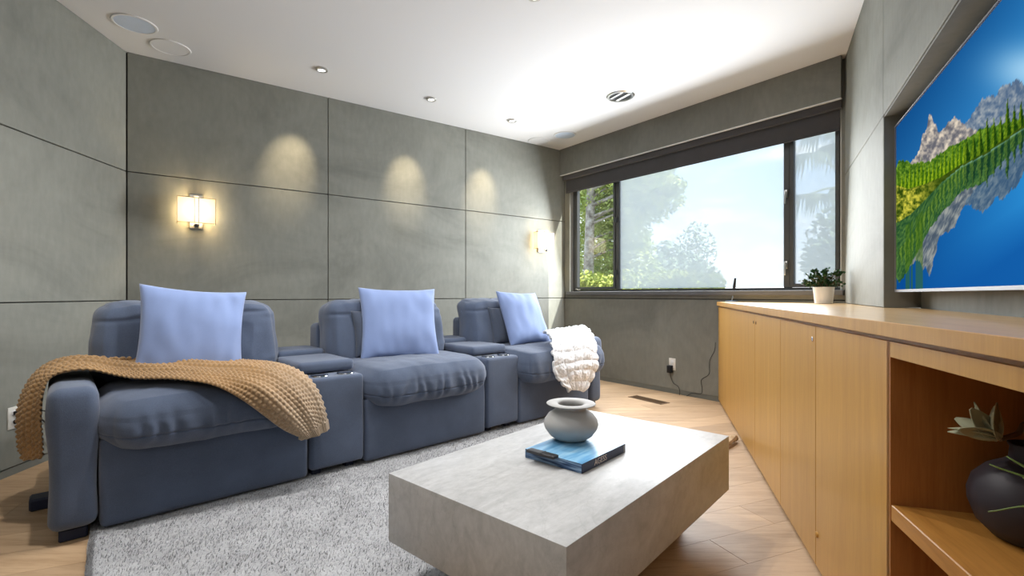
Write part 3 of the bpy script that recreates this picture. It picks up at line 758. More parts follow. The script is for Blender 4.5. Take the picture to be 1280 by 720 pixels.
def densify(V, nu, nv):
    a, b = np.linspace(0, 1, V.shape[0]), np.linspace(0, 1, V.shape[1]); A2, B2 = np.linspace(0, 1, nu), np.linspace(0, 1, nv)
    W = np.stack([np.stack([np.interp(A2, a, V[:, j, k]) for j in range(V.shape[1])], 1) for k in range(3)], -1)
    return np.stack([np.stack([np.interp(B2, b, W[i, :, k]) for i in range(nu)], 0) for k in range(3)], -1)
def mid3(a, b, up=.012): return (a, tuple((p+q)/2+(up if k == 2 else 0) for k, (p, q) in enumerate(zip(a, b))), b)
def normals(V):
    du = np.gradient(V, axis=0); dv = np.gradient(V, axis=1); n = np.cross(du, dv); return n/np.maximum(np.linalg.norm(n, axis=-1, keepdims=True), 1e-9)
st = [((-.070, .60, .37), (-.078, .42, .29), (-.012, .28, .30)), ((-.080, .58, .48), (-.085, .40, .455), (-.010, .24, .46)), ((-.045, .58, .60), (-.050, .40, .60), (-.006, .22, .60)), mid3((.01, .60, .665), (.01, .22, .652)),
      mid3((.12, .58, .685), (.12, .20, .668)), mid3((.19, .55, .665), (.19, .18, .640)), mid3((.30, .47, .66), (.28, .10, .615)), mid3((.50, .44, .65), (.40, .01, .612)),
      ((.66, .40, .64), (.58, .10, .628), (.52, -.10, .59)), ((.80, .33, .625), (.70, .03, .618), (.60, -.125, .545)), ((.90, .25, .612), (.80, -.06, .595), (.67, -.135, .495)),
      ((.97, .12, .59), (.87, -.115, .535), (.75, -.14, .42)), ((1.02, .0, .53), (.93, -.135, .46), (.82, -.14, .35)), ((1.055, -.03, .42), (.97, -.135, .385), (.87, -.14, .315)),
      ((1.075, -.035, .33), (.99, -.125, .325), (.90, -.14, .295)), ((1.08, -.035, .275), (1.005, -.12, .280), (.925, -.135, .283))]
V, ln = ribbon(st, 120, 34); V = lay_on(V, .012)
nu, nv = 460, 120; V = densify(V, nu, nv)
u = np.linspace(0, 1, nu)[:, None]; v = np.linspace(0, 1, nv)[None, :]
nrm = normals(V); up = np.sign(nrm[nu//2, nv//2, 2]); nrm = nrm*up
fold = .5*.016*np.sin(v*2*np.pi*1.6+u*7)*np.sin(np.pi*v)**.5+.010*np.sin(v*2*np.pi*3.1-u*11+1)*np.sin(np.pi*v)
rows = ln/.024; cols = 17
kn = np.abs(np.cos(np.pi*(u*rows)+np.pi*.5*(np.floor(v*cols) % 2)))*np.abs(np.sin(np.pi*v*cols))
hem = (u > .975)
kn = np.where(hem, np.abs(np.sin(np.pi*v*cols*1.6)), kn)
V = V+nrm*((np.maximum(fold, -.006)+.010)[..., None])+nrm*(kn*.0105)[..., None]
M['knit'] = fabric('tan_knit_wool', (.30, .178, .075), 700, .3, .95, .5)
def knitcol():
    m = M['knit']; N, L, b = nodes(m); a = N.new('ShaderNodeAttribute'); a.attribute_name = 'yarn'
    mm = N.new('ShaderNodeMixRGB'); mm.blend_type = 'MULTIPLY'; mm.inputs[0].default_value = 1
    src = b.inputs['Base Color'].links[0].from_socket; L.new(src, mm.inputs[1]); L.new(a.outputs['Color'], mm.inputs[2]); L.new(mm.outputs[0], b.inputs['Base Color'])
knitcol()
kt = grid_mesh('knit_throw', V if up > 0 else V[:, ::-1], nu, nv, M['knit'])
kt.location = SO; kt.rotation_euler = (0, 0, frame_rot(SA))
yc = np.ones((nu, nv, 4)); g = np.clip((u-.72)/.25, 0, 1)+0*v; yc[..., 0] = 1+.35*g; yc[..., 1] = 1+.75*g; yc[..., 2] = 1+1.9*g     # yarn colour runs from mustard to cream along the length
yc = yc if up > 0 else yc[:, ::-1]
at = kt.data.color_attributes.new('yarn', 'FLOAT_COLOR', 'POINT'); at.data.foreach_set('color', yc.reshape(-1).astype(np.float32))
so_ = kt.modifiers.new('thickness', 'SOLIDIFY'); so_.thickness = .010; so_.offset = -1
tag(kt, 'tan waffle knitted throw draped over the sofa\'s left arm and seat', 'blanket')

# ------------------------------------------------------------------ white plush throw on the far seat
st = [mid3(*p) for p in (((3.03, .19, .655), (3.46, .17, .665)), ((3.0, .12, .685), (3.47, .10, .69)), ((2.93, .02, .66), (3.42, .02, .68)), ((2.85, -.06, .62), (3.37, -.06, .635)),
      ((2.79, -.12, .55), (3.34, -.13, .55)), ((2.785, -.14, .47), (3.32, -.14, .47)), ((2.80, -.14, .40), (3.31, -.14, .38)), ((2.86, -.14, .34), (3.28, -.13, .31)), ((2.91, -.13, .285), (3.24, -.12, .255)), ((2.98, -.12, .24), (3.17, -.11, .20)))]
V, ln = ribbon(st, 60, 40); V = lay_on(V, .02); nu, nv = 190, 140; V = densify(V, nu, nv); nrm = normals(V); up = np.sign(nrm[10, 70, 2]) or 1; nrm = nrm*up
u = np.linspace(0, 1, nu)[:, None]+0*np.zeros((1, nv)); v = np.linspace(0, 1, nv)[None, :]+0*u
P2 = np.stack([u*ln, v*.55, 0*u], -1).reshape(-1, 3)
w1 = vnoise(P2, 6, 3).reshape(nu, nv); w2 = vnoise(P2, 55, 4).reshape(nu, nv)
bub = np.abs(np.sin(np.pi*(u*ln/.085+w1*.7)))**.7*np.abs(np.sin(np.pi*(v*.55/.12+w1*.6)))**.5
V = V+nrm*((bub*.020+w1*.020+w2*.006+.006)[..., None])
M['plush'] = fabric('white_plush', (.80, .81, .83), 300, .06, .95, .6)
wt = grid_mesh('plush_throw', V if up > 0 else V[:, ::-1], nu, nv, M['plush']); wt.location = SO; wt.rotation_euler = (0, 0, frame_rot(SA))
so_ = wt.modifiers.new('thickness', 'SOLIDIFY'); so_.thickness = .022; so_.offset = -1
tag(wt, 'white ruched plush throw hanging over the front of the far seat', 'blanket')

# ------------------------------------------------------------------ rug
RA = 51; rd = dirv(RA); rn = Vector((rd.y, -rd.x, 0))
R0 = Vector((-1.757, 2.017, 0))-rn*.30
rug = thing('rug', 'pale grey shaggy area rug under the sofa front and coffee table', 'rug', R0, frame_rot(RA))
RW, RDp = 2.75, 1.56
nu, nv = 300, 180
U = np.linspace(0, RW, nu)[:, None]+np.zeros((1, nv)); Vv = np.linspace(0, RDp, nv)[None, :]+np.zeros((nu, 1))
P = np.stack([U, Vv, 0*U], -1).reshape(-1, 3)
hgt = .014+.0022*vnoise(P, 14, 1).reshape(nu, nv)+.0022*vnoise(P, 60, 2).reshape(nu, nv)
ed = np.minimum(np.minimum(U, RW-U), np.minimum(Vv, RDp-Vv)); hgt = hgt*np.clip(ed/.015, .05, 1)
wob = .006*np.sin(U*9)+.004*np.sin(U*23+1)
W = np.stack([U+.006*np.sin(Vv*11), -(Vv)+wob, hgt], -1)
grid_mesh('pile_base', W[:, ::-1], nu, nv, M['rug'], rug)
def tufts(n):
    rs = np.random.RandomState(5); x = rs.rand(n)*RW; y = rs.rand(n)*RDp
    m = n//12; x[:m] = rs.rand(m)*.012; y[m:2*m] = RDp-rs.rand(m)*.012
    a = rs.rand(n)*2*np.pi; ww = .0022; h = .010+.010*rs.rand(n); lx = (rs.rand(n)-.5)*.016+.004; ly = (rs.rand(n)-.5)*.016
    z0 = .008
    p0 = np.stack([x-np.cos(a)*ww, -y-np.sin(a)*ww, 0*x+z0], 1); p1 = np.stack([x+np.cos(a)*ww, -y+np.sin(a)*ww, 0*x+z0], 1)
    p2 = np.stack([x+lx, -y+ly, z0+h], 1)
    V = np.stack([p0, p1, p2], 1).reshape(-1, 3); F = np.arange(3*n).reshape(n, 3)
    me = bpy.data.meshes.new('pile'); me.from_pydata(V.tolist(), [], F.tolist())
    o = link('pile', me, M['rug'], rug); o['kind'] = 'stuff'
tufts(70000)

# ------------------------------------------------------------------ coffee table
TT = .39; TA = 41.2
TF = Vector((.1313, 1.168, 0))       # its nearest corner
tb = thing('coffee_table', 'low floating block coffee table in grey veined marble on the rug', 'table', TF, frame_rot(TA))
# local x along the long side, local y along the short side (towards the sofa)
TL, TS = 1.222, .735
def slabm(name, x0, x1, y0, y1, z0, z1): return mbox(name, x0, x1, y0, y1, z0, z1, M['marble'], tb, .002, 2)
slabm('block', 0, TL, 0, TS, .158, TT)
mbox('plinth', .16, TL-.16, .14, TS-.14, .019, .158, M['dgrey'], tb)
def T(x, y, z): return TF+dirv(TA)*x+Vector((-math.cos(R(TA)), math.sin(R(TA)), 0))*y+Vector((0, 0, z))

# book
BF = Vector((.2376, 1.643, TT+.0004))
bk = thing('book', 'blue coffee table book lying on the marble table under the grey vase', 'book', BF, frame_rot(TA+.2))
BL, BS, BT = .305, .252, .033
def painted(name, fn, nx, ny, org, ax, ay, parent, mat):
    s = np.linspace(0, 1, nx); t = np.linspace(0, 1, ny); Sg, Tg = np.meshgrid(s, t, indexing='ij')
    V = np.array(org)+Sg[..., None]*np.array(ax)+Tg[..., None]*np.array(ay)
    o = grid_mesh(name, V, nx, ny, mat, parent)
    col = np.ones((nx, ny, 4)); col[..., :3] = np.clip(fn(Sg, Tg), 0, 1)**2.2
    a = o.data.color_attributes.new('picture', 'FLOAT_COLOR', 'POINT'); a.data.foreach_set('color', col.reshape(-1).astype(np.float32)); return o
def n2(x, y, s=0): return np.array([mnoise.noise(Vector((a, b, s*7.7))) for a, b in zip(x.ravel(), y.ravel())]).reshape(x.shape)
def cover(s, t):
    a = n2(s*3, t*22, 1)+.5*n2(s*8, t*50, 2)
    k = np.clip(.5+a*.7, 0, 1)[..., None]
    c = np.array([.36, .60, .78])*(1-k)+np.array([.62, .78, .88])*k
    dk = np.clip(n2(s*2.2+4, t*7, 5)*1.6-.1+np.clip(t-.45, 0, 1)*.9, 0, 1)[..., None]; c = c*(1-dk*.6)+np.array([.22, .42, .58])*dk*.6
    return c
def pages(s, t):
    a = n2(s*4, t*3+s*2.5, 3)+.5*n2(s*9, t*7, 4); k = np.clip(.5+a*1.1, 0, 1)[..., None]
    return np.array([.13, .22, .36])*(1-k)+np.array([.55, .66, .78])*k
mbox('cover', 0, BL, 0, BS, 0, BT-.0006, mat_base('navy_board', (.035, .05, .10), .4), bk, .0015, 1)
painted('front_cover', cover, 60, 60, (0.001, 0.001, BT), (BL-.002, 0, 0), (0, BS-.002, 0), bk, M['bookcover'])
painted('jacket_side', pages, 12, 70, (-.0006, BS-.002, .001), (0, 0, BT-.002), (0, -BS+.004, 0), bk, M['bookcover'])
def text_obj(name, s, size, mat, parent, M4, depth=.0004):
    cu = bpy.data.curves.new(name, 'FONT'); cu.body = s; cu.size = size; cu.extrude = depth; cu.align_x = 'LEFT'; cu.align_y = 'CENTER'
    tmp = bpy.data.objects.new(name+'_tmp', cu); C.objects.link(tmp)
    dg = bpy.context.evaluated_depsgraph_get(); me = bpy.data.meshes.new_from_object(tmp.evaluated_get(dg))
    bpy.data.objects.remove(tmp); bpy.data.curves.remove(cu)
    o = link(name, me, mat, parent); o.matrix_local = M4; return o
M4 = Matrix.Translation((.078, -.0006, BT*.5)) @ Matrix.Rotation(R(90), 4, 'X')
text_obj('spine_lettering', 'AGESS', .030, mat_base('cream_ink', (.62, .55, .50), .6), bk, M4)
mbox('spine_band', .290, .293, -.0008, 0, .004, .029, M['plate'], bk)
# slim dark remote lying on the book
rmw = Vector((.108, 1.735, TT+BT+.0012))
rm = thing('remote_control', 'slim dark grey remote lying on the blue book', 'remote', rmw, R(-44+3))
mbox('case', -.062, .062, -.016, .016, 0, .011, M['dgrey'], rm, .003, 2); mbox('button_strip', .002, .006, -.0155, .0155, .0105, .0118, M['black'], rm)
mbox('cap', .010, .058, -.012, .012, .0105, .0116, M['black'], rm, .001, 1)
# vase
vz = Vector((.235, 1.93, TT+BT+.0005))
prof = [(.045, 0), (.062, .004), (.085, .020), (.103, .045), (.108, .062), (.104, .080), (.090, .100), (.072, .113), (.061, .121), (.058, .131), (.066, .137), (.096, .1405), (.098, .1425), (.096, .1445), (.060, .1445), (.052, .142), (.050, .128), (.062, .113), (.09, .085), (.095, .06), (.05, .012), (.001, .010)]
bm = bmesh.new(); lathe(bm, prof, 56); bmesh.ops.remove_doubles(bm, verts=bm.verts[:], dist=1e-5)
vs = finish('vase', bm, M['grey_cer'], None, 'all', vz); tag(vs, 'squat matte grey vase with flat flared rim on the blue book', 'vase')

# ------------------------------------------------------------------ things on the credenza
def on_top(px, Y): return Vector(((px-640)/605*Y, Y, ZK+.0003))
pp = on_top(1029.5, 3.56)
pt = thing('potted_plant', 'small bushy green plant in a white pot on the cabinet by the window', 'plant', pp)
bm = bmesh.new(); lathe(bm, [(.054, 0), (.057, .002), (.069, .120), (.067, .122), (.063, .120), (.060, .100), (.001, .098)], 40); finish('pot', bm, M['white_cer'], pt, True)
bm = bmesh.new(); rs = random.Random(4); tw = bmesh.new()
for k in range(46):
    a = rs.random()*6.283; el = rs.uniform(.15, 1.35); ln = rs.uniform(.10, .165)*(1 if el > .5 else .86)
    d = Vector((math.cos(a)*math.cos(el), math.sin(a)*math.cos(el), math.sin(el)))
    b0 = Vector((rs.uniform(-.03, .03), rs.uniform(-.03, .03), .105)); e1 = b0+d*ln*.55+Vector((0, 0, .02)); e2 = b0+d*ln
    tube(tw, [b0, e1, e2], .0018, 5, 3)
    for q in range(22):
        t_ = rs.uniform(.25, 1.05); p = b0.lerp(e1, min(1, t_*1.6)) if t_ < .6 else e1.lerp(e2, (t_-.55)/.45)
        dd = (d+Vector((rs.uniform(-1, 1), rs.uniform(-1, 1), rs.uniform(-.6, .9)))*.9).normalized(); sd = dd.orthogonal().normalized(); sd.rotate(Matrix.Rotation(rs.random()*6.28, 3, dd))
        L_ = rs.uniform(.016, .026); wd = L_*.42
        a0 = bm.verts.new(p); a1 = bm.verts.new(p+dd*L_*.5+sd*wd); a2 = bm.verts.new(p+dd*L_); a3 = bm.verts.new(p+dd*L_*.5-sd*wd)
        bm.faces.new((a0, a1, a2, a3))
fo = finish('foliage', bm, M['leaf'], pt); fo['kind'] = 'stuff'
so2 = finish('stems', tw, M['twig'], pt); so2['kind'] = 'stuff'
ps = on_top(915, 4.40)
pn_ = thing('pen_stand', 'black desk pen tilted in a flat blue grey holder at the cabinet\'s far end', 'pen stand', ps)
bm = bmesh.new(); lathe(bm, [(.055, 0), (.058, .003), (.055, .009), (.02, .012), (.001, .012)], 36); finish('base', bm, M['bluegrey'], pn_, True)
bm = bmesh.new(); tube(bm, [(0, 0, .010), (.006, 0, .045), (.010, 0, .07)], .006, 10, 3); finish('holder', bm, M['steel'], pn_, True)
bm = bmesh.new(); tube(bm, [(.009, 0, .055), (.018, 0, .12), (.030, 0, .215)], lambda t: .0085+.004*math.sin(math.pi*min(1, t*1.05)), 12, 5); finish('pen', bm, M['black'], pn_, True)

# niche: dark vase with blooms, grassy plant
nv_ = Vector((1.088, 1.012, .4835))
dv = thing('dark_vase', 'dark plum round vase of pale blooms on the cabinet\'s open shelf', 'vase', nv_)
bm = bmesh.new(); lathe(bm, [(r_, z_*.86) for r_, z_ in [(.050, 0), (.062, .003), (.088, .035), (.101, .080), (.102, .105), (.094, .140), (.072, .170), (.048, .187), (.036, .197), (.034, .225), (.038, .235), (.033, .236), (.028, .225), (.028, .195), (.001, .19)]], 56)
finish('body', bm, M['vase_dark'], dv, 'all')
def bloom(center, axis, n, L_, mat, parent, seed):
    rs = random.Random(seed); ax = axis.normalized(); s = ax.orthogonal().normalized(); t = ax.cross(s)
    for k in range(n):
        a = 2*math.pi*k/n+rs.uniform(-.2, .2); op = rs.uniform(.25, .55) if k % 2 else rs.uniform(.6, .95)
        r = s*math.cos(a)+t*math.sin(a); dd = (ax*math.cos(op)+r*math.sin(op)).normalized(); sd = dd.cross(r).normalized() if abs(dd.dot(r)) < .99 else t
        sd = ax.cross(r).normalized(); nn = sd.cross(dd)
        bm = bmesh.new(); nl, nw = 9, 5; rows = []
        for i in range(nl):
            q = i/(nl-1); w_ = L_*.24*math.sin(math.pi*min(.995, .10+.87*q**.85))**.8
            row = []
            for j in range(nw):
                e = (j/(nw-1)-.5)*2
                p = center+dd*L_*q+sd*w_*e+nn*(-.10*L_*(1-e*e)*math.sin(math.pi*q)+.10*L_*q*q)
                row.append(bm.verts.new(p))
            rows.append(row)
        for i in range(nl-1):
            for j in range(nw-1): bm.faces.new((rows[i][j], rows[i][j+1], rows[i+1][j+1], rows[i+1][j]))
        o = finish('petal', bm, mat, parent, 'all'); md = o.modifiers.new('thickness', 'SOLIDIFY'); md.thickness = .0018
bm = bmesh.new(); tube(bm, [(0, 0, .16), (-.005, .01, .24), (-.025, .005, .225), (-.08, -.012, .217)], .005, 8, 5); tube(bm, [(.005, 0, .16), (.012, .01, .25), (.03, .02, .285)], .005, 8, 5)
finish('stem', bm, M['twig'], dv, True)
bloom(Vector((-.08, -.012, .217)), Vector((-.52, .54, .62)), 9, .080, M['petal'], dv, 3)
bloom(Vector((.03, .015, .285)), Vector((.2, -.1, 1)), 8, .075, M['petal_dark'], dv, 5)
bp = FK @ Vector((3.84, .13, .4835))
gp = thing('grassy_plant', 'spiky grass blades in front of the dark vase on the open shelf', 'plant', bp)
bm = bmesh.new(); lathe(bm, [(.038, 0), (.05, .08), (.046, .08), (.040, .06), (.001, .06)], 30); finish('pot', bm, M['vase_dark'], gp, True)
rs = random.Random(9); iv = Matrix.Translation(-bp)
tips = [Vector((.888, .90, .685)), Vector((.885, .90, .597)), Vector((.92, .90, .70)), Vector((.95, .90, .66)), Vector((.94, .88, .63)), Vector((.97, .76, .60)), Vector((.93, .80, .66)), Vector((1.0, .85, .70)), Vector((.9, .72, .58)), Vector((1.05, .80, .67))]
for tp in tips:
    p0 = Vector((rs.uniform(-.015, .015), rs.uniform(-.015, .015), .06)); p3 = tp-bp; p1 = p0.lerp(p3, .4)+Vector((0, 0, .06)); P = catmull([p0, p1, p3], 6)
    bm = bmesh.new(); prev = None
    for i, p in enumerate(P):
        q = i/(len(P)-1); d = (P[min(i+1, len(P)-1)]-P[max(0, i-1)]).normalized(); s = d.cross(Vector((0, 0, 1))).normalized(); w_ = .008*(1-q)**.6+.0004
        row = [bm.verts.new(p-s*w_), bm.verts.new(p+Vector((0, 0, -.0015))), bm.verts.new(p+s*w_)]
        if prev:
            for j in (0, 1): bm.faces.new((prev[j], prev[j+1], row[j+1], row[j]))
        prev = row
    o = finish('blade', bm, M['blade'], gp, 'all'); md = o.modifiers.new('thickness', 'SOLIDIFY'); md.thickness = .001

# ------------------------------------------------------------------ outlets, plugs, cords, vents, rope
def outlet(mat4, label):
    t = thing('outlet', label, 'outlet'); t.matrix_world = mat4
    mbox('plate', -.037, .037, -.006, 0, -.060, .060, M['plate'], t, .002, 2)
    for z in (-.026, .026): mbox('socket', -.017, .017, -.0075, -.005, z-.014, z+.014, M['white'], t, .002, 1)
    return t
def tubeobj(name, pts, r, mat, label, cat, sm=6, group=None):
    bm = bmesh.new(); tube(bm, pts, r, 7, sm); o = finish(name, bm, mat, None, True); tag(o, label, cat, group); return o
oc = FC @ Vector((wx(840.5), -.0005, .26))
def fc(px, z, y=-.004): return FC @ Vector((wx(px), y, z))
def zc(px, py): p = FC @ Vector((wx(px), 0, 0)); return 1-(py-368)*p.y/605
outlet(frame(fc(840.6, zc(840.6, 455.2), 0), dC), 'ivory wall outlet under the window with a black adapter')
ad = thing('power_adapter', 'black power adapter plugged into the outlet under the window', 'adapter'); ad.matrix_world = frame(fc(839.4, zc(839.4, 461), -.0065), dC)
mbox('body', -.024, .024, -.045, 0, -.037, .037, M['black'], ad, .005, 2)
pts = [(839.5, 466), (840.3, 474), (843, 479), (848.5, 483), (850.5, 489), (850, 495.2)]
lp = [ad.matrix_world.inverted() @ fc(a, zc(a, b), -.012 if i else -.025) for i, (a, b) in enumerate(pts)]
bm = bmesh.new(); tube(bm, lp, .0028, 7, 5); finish('cord', bm, M['black'], ad, True)
pts = [(894.5, 428), (893.5, 438), (888, 449), (887, 456), (887, 466), (884, 470), (877.5, 474), (876.8, 479), (878, 486), (876.5, 492), (866, 491.3), (861, 493.5), (857, 496)]
tubeobj('wall_cable', [fc(a, zc(a, b)) for a, b in pts], .0022, M['black'], 'thin black cord wandering down the window wall beside the cabinet', 'cable')
# left outlet with two plugs
def fa(s, z, off=0): return AB+dA*s+Vector((0, 0, z))+Vector((dA.y, -dA.x, 0))*0+(FA.to_3x3() @ Vector((0, off, 0)))
sA = 1.0
def a_s(px): u_ = (px-640)/605; return (u_*AB.y-AB.x)/(dA.x-u_*dA.y)
def a_z(px, py): p = AB+dA*a_s(px); return 1-(py-368)*p.y/605
Mo = Matrix.Translation(fa(a_s(16.5), a_z(16.5, 522), .0005)) @ Matrix.Rotation(math.atan2(-dA.y, -dA.x), 4, 'Z')
outlet(Mo, 'ivory wall outlet on the left wall with two black plugs')
for k, (dz, lab) in enumerate(((.026, 'upper black plug in the left wall outlet'), (-.022, 'lower black plug in the left wall outlet'))):
    t = thing('power_plug', lab, 'plug', group='plugs in the left wall outlet'); t.matrix_world = Mo @ Matrix.Translation((0, -.008, dz))
    mbox('body', -.012, .012, -.030, 0, -.011, .011, M['black'], t, .004, 2)
    bm = bmesh.new(); tube(bm, [(0, -.028, 0), (.03, -.045, .004), (.10, -.05, -.01), (.22, -.055, -.08-.06*k), (.34, -.05, -.26)], .004, 7, 6); finish('cord', bm, M['black'], t, True)
tubeobj('floor_cable', [Vector((-2.30, 2.72, .006)), Vector((-2.42, 2.74, .006)), Vector((-2.50, 2.70, .006)), Vector((-2.60, 2.78, .006))], .004, M['white'], 'short white cord on the floor behind the sofa\'s left arm', 'cable')
# floor vent
def gnd(px, py, z=0): Y = 605*(1-z)/(py-368); return Vector(((px-640)/605*Y, Y, z))
q = [gnd(783.7, 496.9), gnd(797, 493.7), gnd(838.4, 503.1), gnd(825.2, 506.6)]
cen = sum(q, Vector())/4; lx = ((q[2]-q[1])+(q[3]-q[0]))/2; ly = ((q[1]-q[0])+(q[2]-q[3]))/2
t = thing('floor_vent', 'brown slotted floor vent in the oak planks before the window wall', 'vent', (cen.x, cen.y, .0), math.atan2(lx.y, lx.x))
hw, hh = lx.length/2, .062
bm = bmesh.new()
for a in ((-hw, hw, -hh, -hh+.012), (-hw, hw, hh-.012, hh), (-hw, -hw+.014, -hh+.012, hh-.012), (hw-.014, hw, -hh+.012, hh-.012)): box(bm, *a, .0002, .004)
finish('rim', bm, M['twig'], t)
mbox('well', -hw+.014, hw-.014, -hh+.012, hh-.012, .0002, .0012, M['black'], t)
for k in range(1, 6): y = -hh+.012+k*(2*hh-.024)/6; mbox('slat', -hw+.014, hw-.014, y-.003, y+.003, .0012, .0035, M['ventwood'], t)
# rope end by the cabinet
r0 = gnd(921, 553); r1 = gnd(902, 563)
tubeobj('rope', [r0+Vector((.0, .02, .022)), r0+Vector((-.02, 0, .034)), r0.lerp(r1, .5)+Vector((0, 0, .028)), r1+Vector((-.05, -.03, .026)), r1+Vector((-.22, -.02, .024))], lambda t_: .022*(1-.25*abs(math.sin(t_*9)))+.003*math.sin(t_*40), M['rope'], 'thick tan rope end on the floor between table and cabinet', 'rope', 8)

# ------------------------------------------------------------------ outside the window
bm = bmesh.new(); bmesh.ops.create_grid(bm, x_segments=60, y_segments=60, size=1)
for v in bm.verts:
    v.co = Vector((6+v.co.x*26, 27+v.co.y*22, 0)); v.co.z = -.6+.5*mnoise.noise(v.co*.12)
gr = finish('ground', bm, M['ground'], None, True); gr['kind'] = 'structure'
def O(px, py, Y): return Vector(((px-640)/605*Y, Y, 1-(py-368)*Y/605))
def leaves(bm, c, rad, n, size, rs, long=2.2, flat=.8):
    for k in range(n):
        while True:
            p = Vector((rs.uniform(-1, 1), rs.uniform(-1, 1), rs.uniform(-1, 1)))
            if p.length < 1: break
        p = Vector((p.x*rad[0], p.y*rad[1], p.z*rad[2]))+c
        d = Vector((rs.gauss(0, 1), rs.gauss(0, 1), rs.gauss(0, flat))).normalized(); s = d.orthogonal().normalized(); s.rotate(Matrix.Rotation(rs.random()*6.28, 3, d))
        L_ = size*rs.uniform(.6, 1.3); w_ = L_/long
        a = bm.verts.new(p-d*L_*.5); b = bm.verts.new(p+s*w_*.5); e = bm.verts.new(p+d*L_*.5); f = bm.verts.new(p-s*w_*.5)
        bm.faces.new((a, b, e, f))
def branch(bm, p0, p1, r0, r1): tube(bm, [p0, p0.lerp(p1, .5)+Vector((0, 0, .08)), p1], lambda t_: r0+(r1-r0)*t_, 7, 4)
rs = random.Random(21)
pine = thing('pine_tree', 'tall green pine with pale trunk outside the window\'s left panes', 'tree', (O(734, 368, 9.2).x, 9.2, -.6))
iv = -Vector(pine.location)
bm = bmesh.new(); tube(bm, [Vector((0, 0, 0)), Vector((.02, 0, 1.6)), Vector((.06, .05, 3.0)), Vector((.15, .1, 5.2))], lambda t_: .13-.06*t_, 10, 5); finish('trunk', bm, M['bark'], pine, True)
bm = bmesh.new(); br = bmesh.new()
clumps = [(745, 250, 9.6, .55), (760, 270, 9.8, .6), (742, 300, 10, .55), (755, 330, 9.8, .6), (775, 300, 9.6, .6), (790, 260, 9.2, .55), (800, 240, 9.0, .5), (818, 235, 8.8, .42), (832, 250, 8.8, .36), (838, 232, 8.6, .28), (812, 262, 9, .42), (780, 232, 9.2, .55), (765, 215, 9.4, .6),
          (820, 215, 8.8, .35), (790, 330, 9.6, .55), (805, 345, 9.6, .45), (785, 290, 9.8, .5), (735, 345, 10.4, .7), (770, 345, 10, .6), (740, 270, 10.6, .7), (752, 300, 11, .8), (748, 345, 11, .8), (738, 240, 11, .8), (756, 240, 10.6, .6), (800, 205, 9, .4), (745, 215, 10, .6), (730, 230, 10.5, .6), (800, 310, 9.8, .32)]
for (x, y, Y, r_) in clumps:
    c = O(x, y, Y)+iv; leaves(bm, c, (r_, r_, r_*.7), int(900*r_/.5), .10, rs, 2.6)
    if y < 330: branch(br, Vector((.05, .03, max(.8, c.z-.25))), c, .03, .008)
finish('foliage', bm, M['pine'], pine)['kind'] = 'stuff'; finish('branch', br, M['bark'], pine, True)
hd = thing('hedge', 'low yellow green hedge along the bottom of the window view', 'hedge', (2.0, 8.4, -.6)); iv = -Vector(hd.location); bm = bmesh.new()
for k in range(15):
    x = 722+k*12; leaves(bm, O(x, 360-8*rs.random(), 8.2+.5*rs.random())+iv, (.22, .25, .24), 420, .075, rs, 1.7)
    leaves(bm, Vector((O(x, 360, 8.4).x, 8.4, .3))+iv, (.22, .25, .7), 200, .085, rs, 1.7)
finish('foliage', bm, M['hedge'], hd)['kind'] = 'stuff'
bm = bmesh.new()
for k in range(5): tube(bm, [Vector((-1+.5*k, 0, 0)), Vector((-.95+.5*k, .05, .9)), Vector((-.9+.5*k, 0, 1.5))], .03, 6, 3)
finish('stems', bm, M['bark'], hd)
def tree(name, label, cl, Y, m, size, dens, trunk, seed, grp=None):
    rs = random.Random(seed); cx = sum(c[0] for c in cl)/len(cl); t = thing(name, label, 'tree', (O(cx, 368, Y).x, Y, -.6), 0, grp); iv = -Vector(t.location); bm = bmesh.new(); br = bmesh.new()
    top = max((O(c[0], c[1], Y)+iv).z for c in cl)
    tube(br, [Vector((0, 0, 0)), Vector((.03, 0, top*.5)), Vector((0, 0, top*.9))], lambda t_: trunk*(1-.6*t_), 8, 4)
    for x, y, r_ in cl:
        c = O(x, y, Y+rs.uniform(-.4, .4))+iv; leaves(bm, c, (r_, r_, r_*.85), int(dens*r_*r_), size, rs, 1.8); branch(br, Vector((0, 0, min(top*.85, max(.5, c.z-.6)))), c, trunk*.4, trunk*.1)
    finish('foliage', bm, m, t)['kind'] = 'stuff'; finish('trunk', br, M['bark'], t, True)
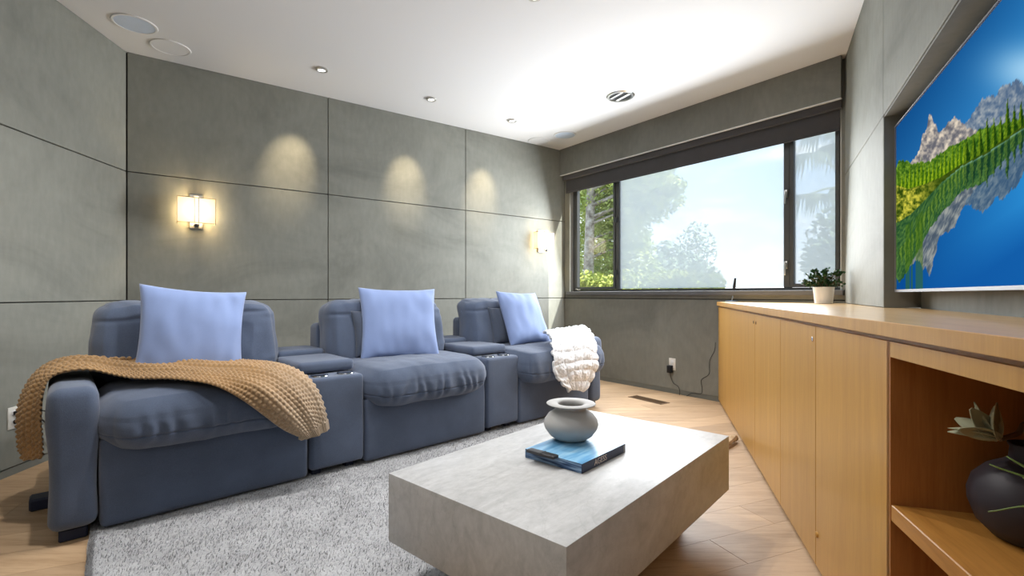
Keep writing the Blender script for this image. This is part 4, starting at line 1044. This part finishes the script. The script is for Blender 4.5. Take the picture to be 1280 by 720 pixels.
tree('shrub_tree', 'hazy grey green bushy tree right of the pine through the window', [(826, 340, .6), (842, 330, .6), (860, 338, .6), (875, 345, .55), (888, 352, .4), (850, 352, .7), (815, 352, .6), (833, 312, .32)], 14, M['shrub'], .15, 1700, .10, 31)
tree('slender_tree', 'thin airy tree rising behind the hazy bushes in the window\'s centre', [(862, 300, .5), (872, 290, .45), (882, 302, .4), (868, 318, .5), (884, 318, .35), (855, 312, .35)], 17, M['shrub'], .16, 420, .05, 33)
tree('far_tree', 'dim leafy tree below the palm in the right pane', [(1050, 300, .6), (1062, 280, .6), (1040, 325, .5), (1058, 330, .7), (1075, 310, .7)], 9, M['shrub'], .13, 1500, .09, 35)
# fan palm in the right pane
pl = thing('palm_tree', 'fan palm with drooping leaves seen through the right window pane', 'tree', (O(1075, 368, 7).x, 7, -.6)); iv = -Vector(pl.location)
bm = bmesh.new(); tube(bm, [Vector((0, 0, 0)), Vector((.04, 0, 1.8)), Vector((0, 0, 3.0))], lambda t_: .15-.03*t_, 10, 5); finish('trunk', bm, M['bark'], pl, True)
crown = Vector((0, 0, 3.0))
for (x, y, Y, r_) in [(1012, 212, 6.8, .42), (1008, 262, 6.7, .42), (1034, 262, 6.6, .40), (1030, 182, 6.9, .48), (1050, 200, 7.2, .5), (1062, 170, 7, .5), (1090, 190, 7.2, .5), (1105, 240, 7, .5), (1060, 250, 7.4, .42), (1085, 155, 7.2, .5)]:
    hub = O(x, y-18, Y)+iv; bm = bmesh.new(); d = (hub-crown); tube(bm, [crown, crown.lerp(hub, .5)+Vector((0, 0, .12)), hub], .014, 6, 5)
    ax = Vector((d.x, d.y, 0)).normalized(); sd = Vector((-ax.y, ax.x, 0))
    for k in range(26):
        a = R(-115+230*k/25); dd = (ax*math.cos(a)+sd*math.sin(a)); q1 = hub+dd*r_*.55+Vector((0, 0, -.02)); q2 = hub+dd*r_*.75+Vector((0, 0, -r_*(.55+.25*rs.random())))
        s2 = Vector((-dd.y, dd.x, 0))*.022
        vs_ = [bm.verts.new(p) for p in (hub, q1-s2, q2, q1+s2)]; bm.faces.new(vs_)
    finish('frond', bm, M['palm'], pl)
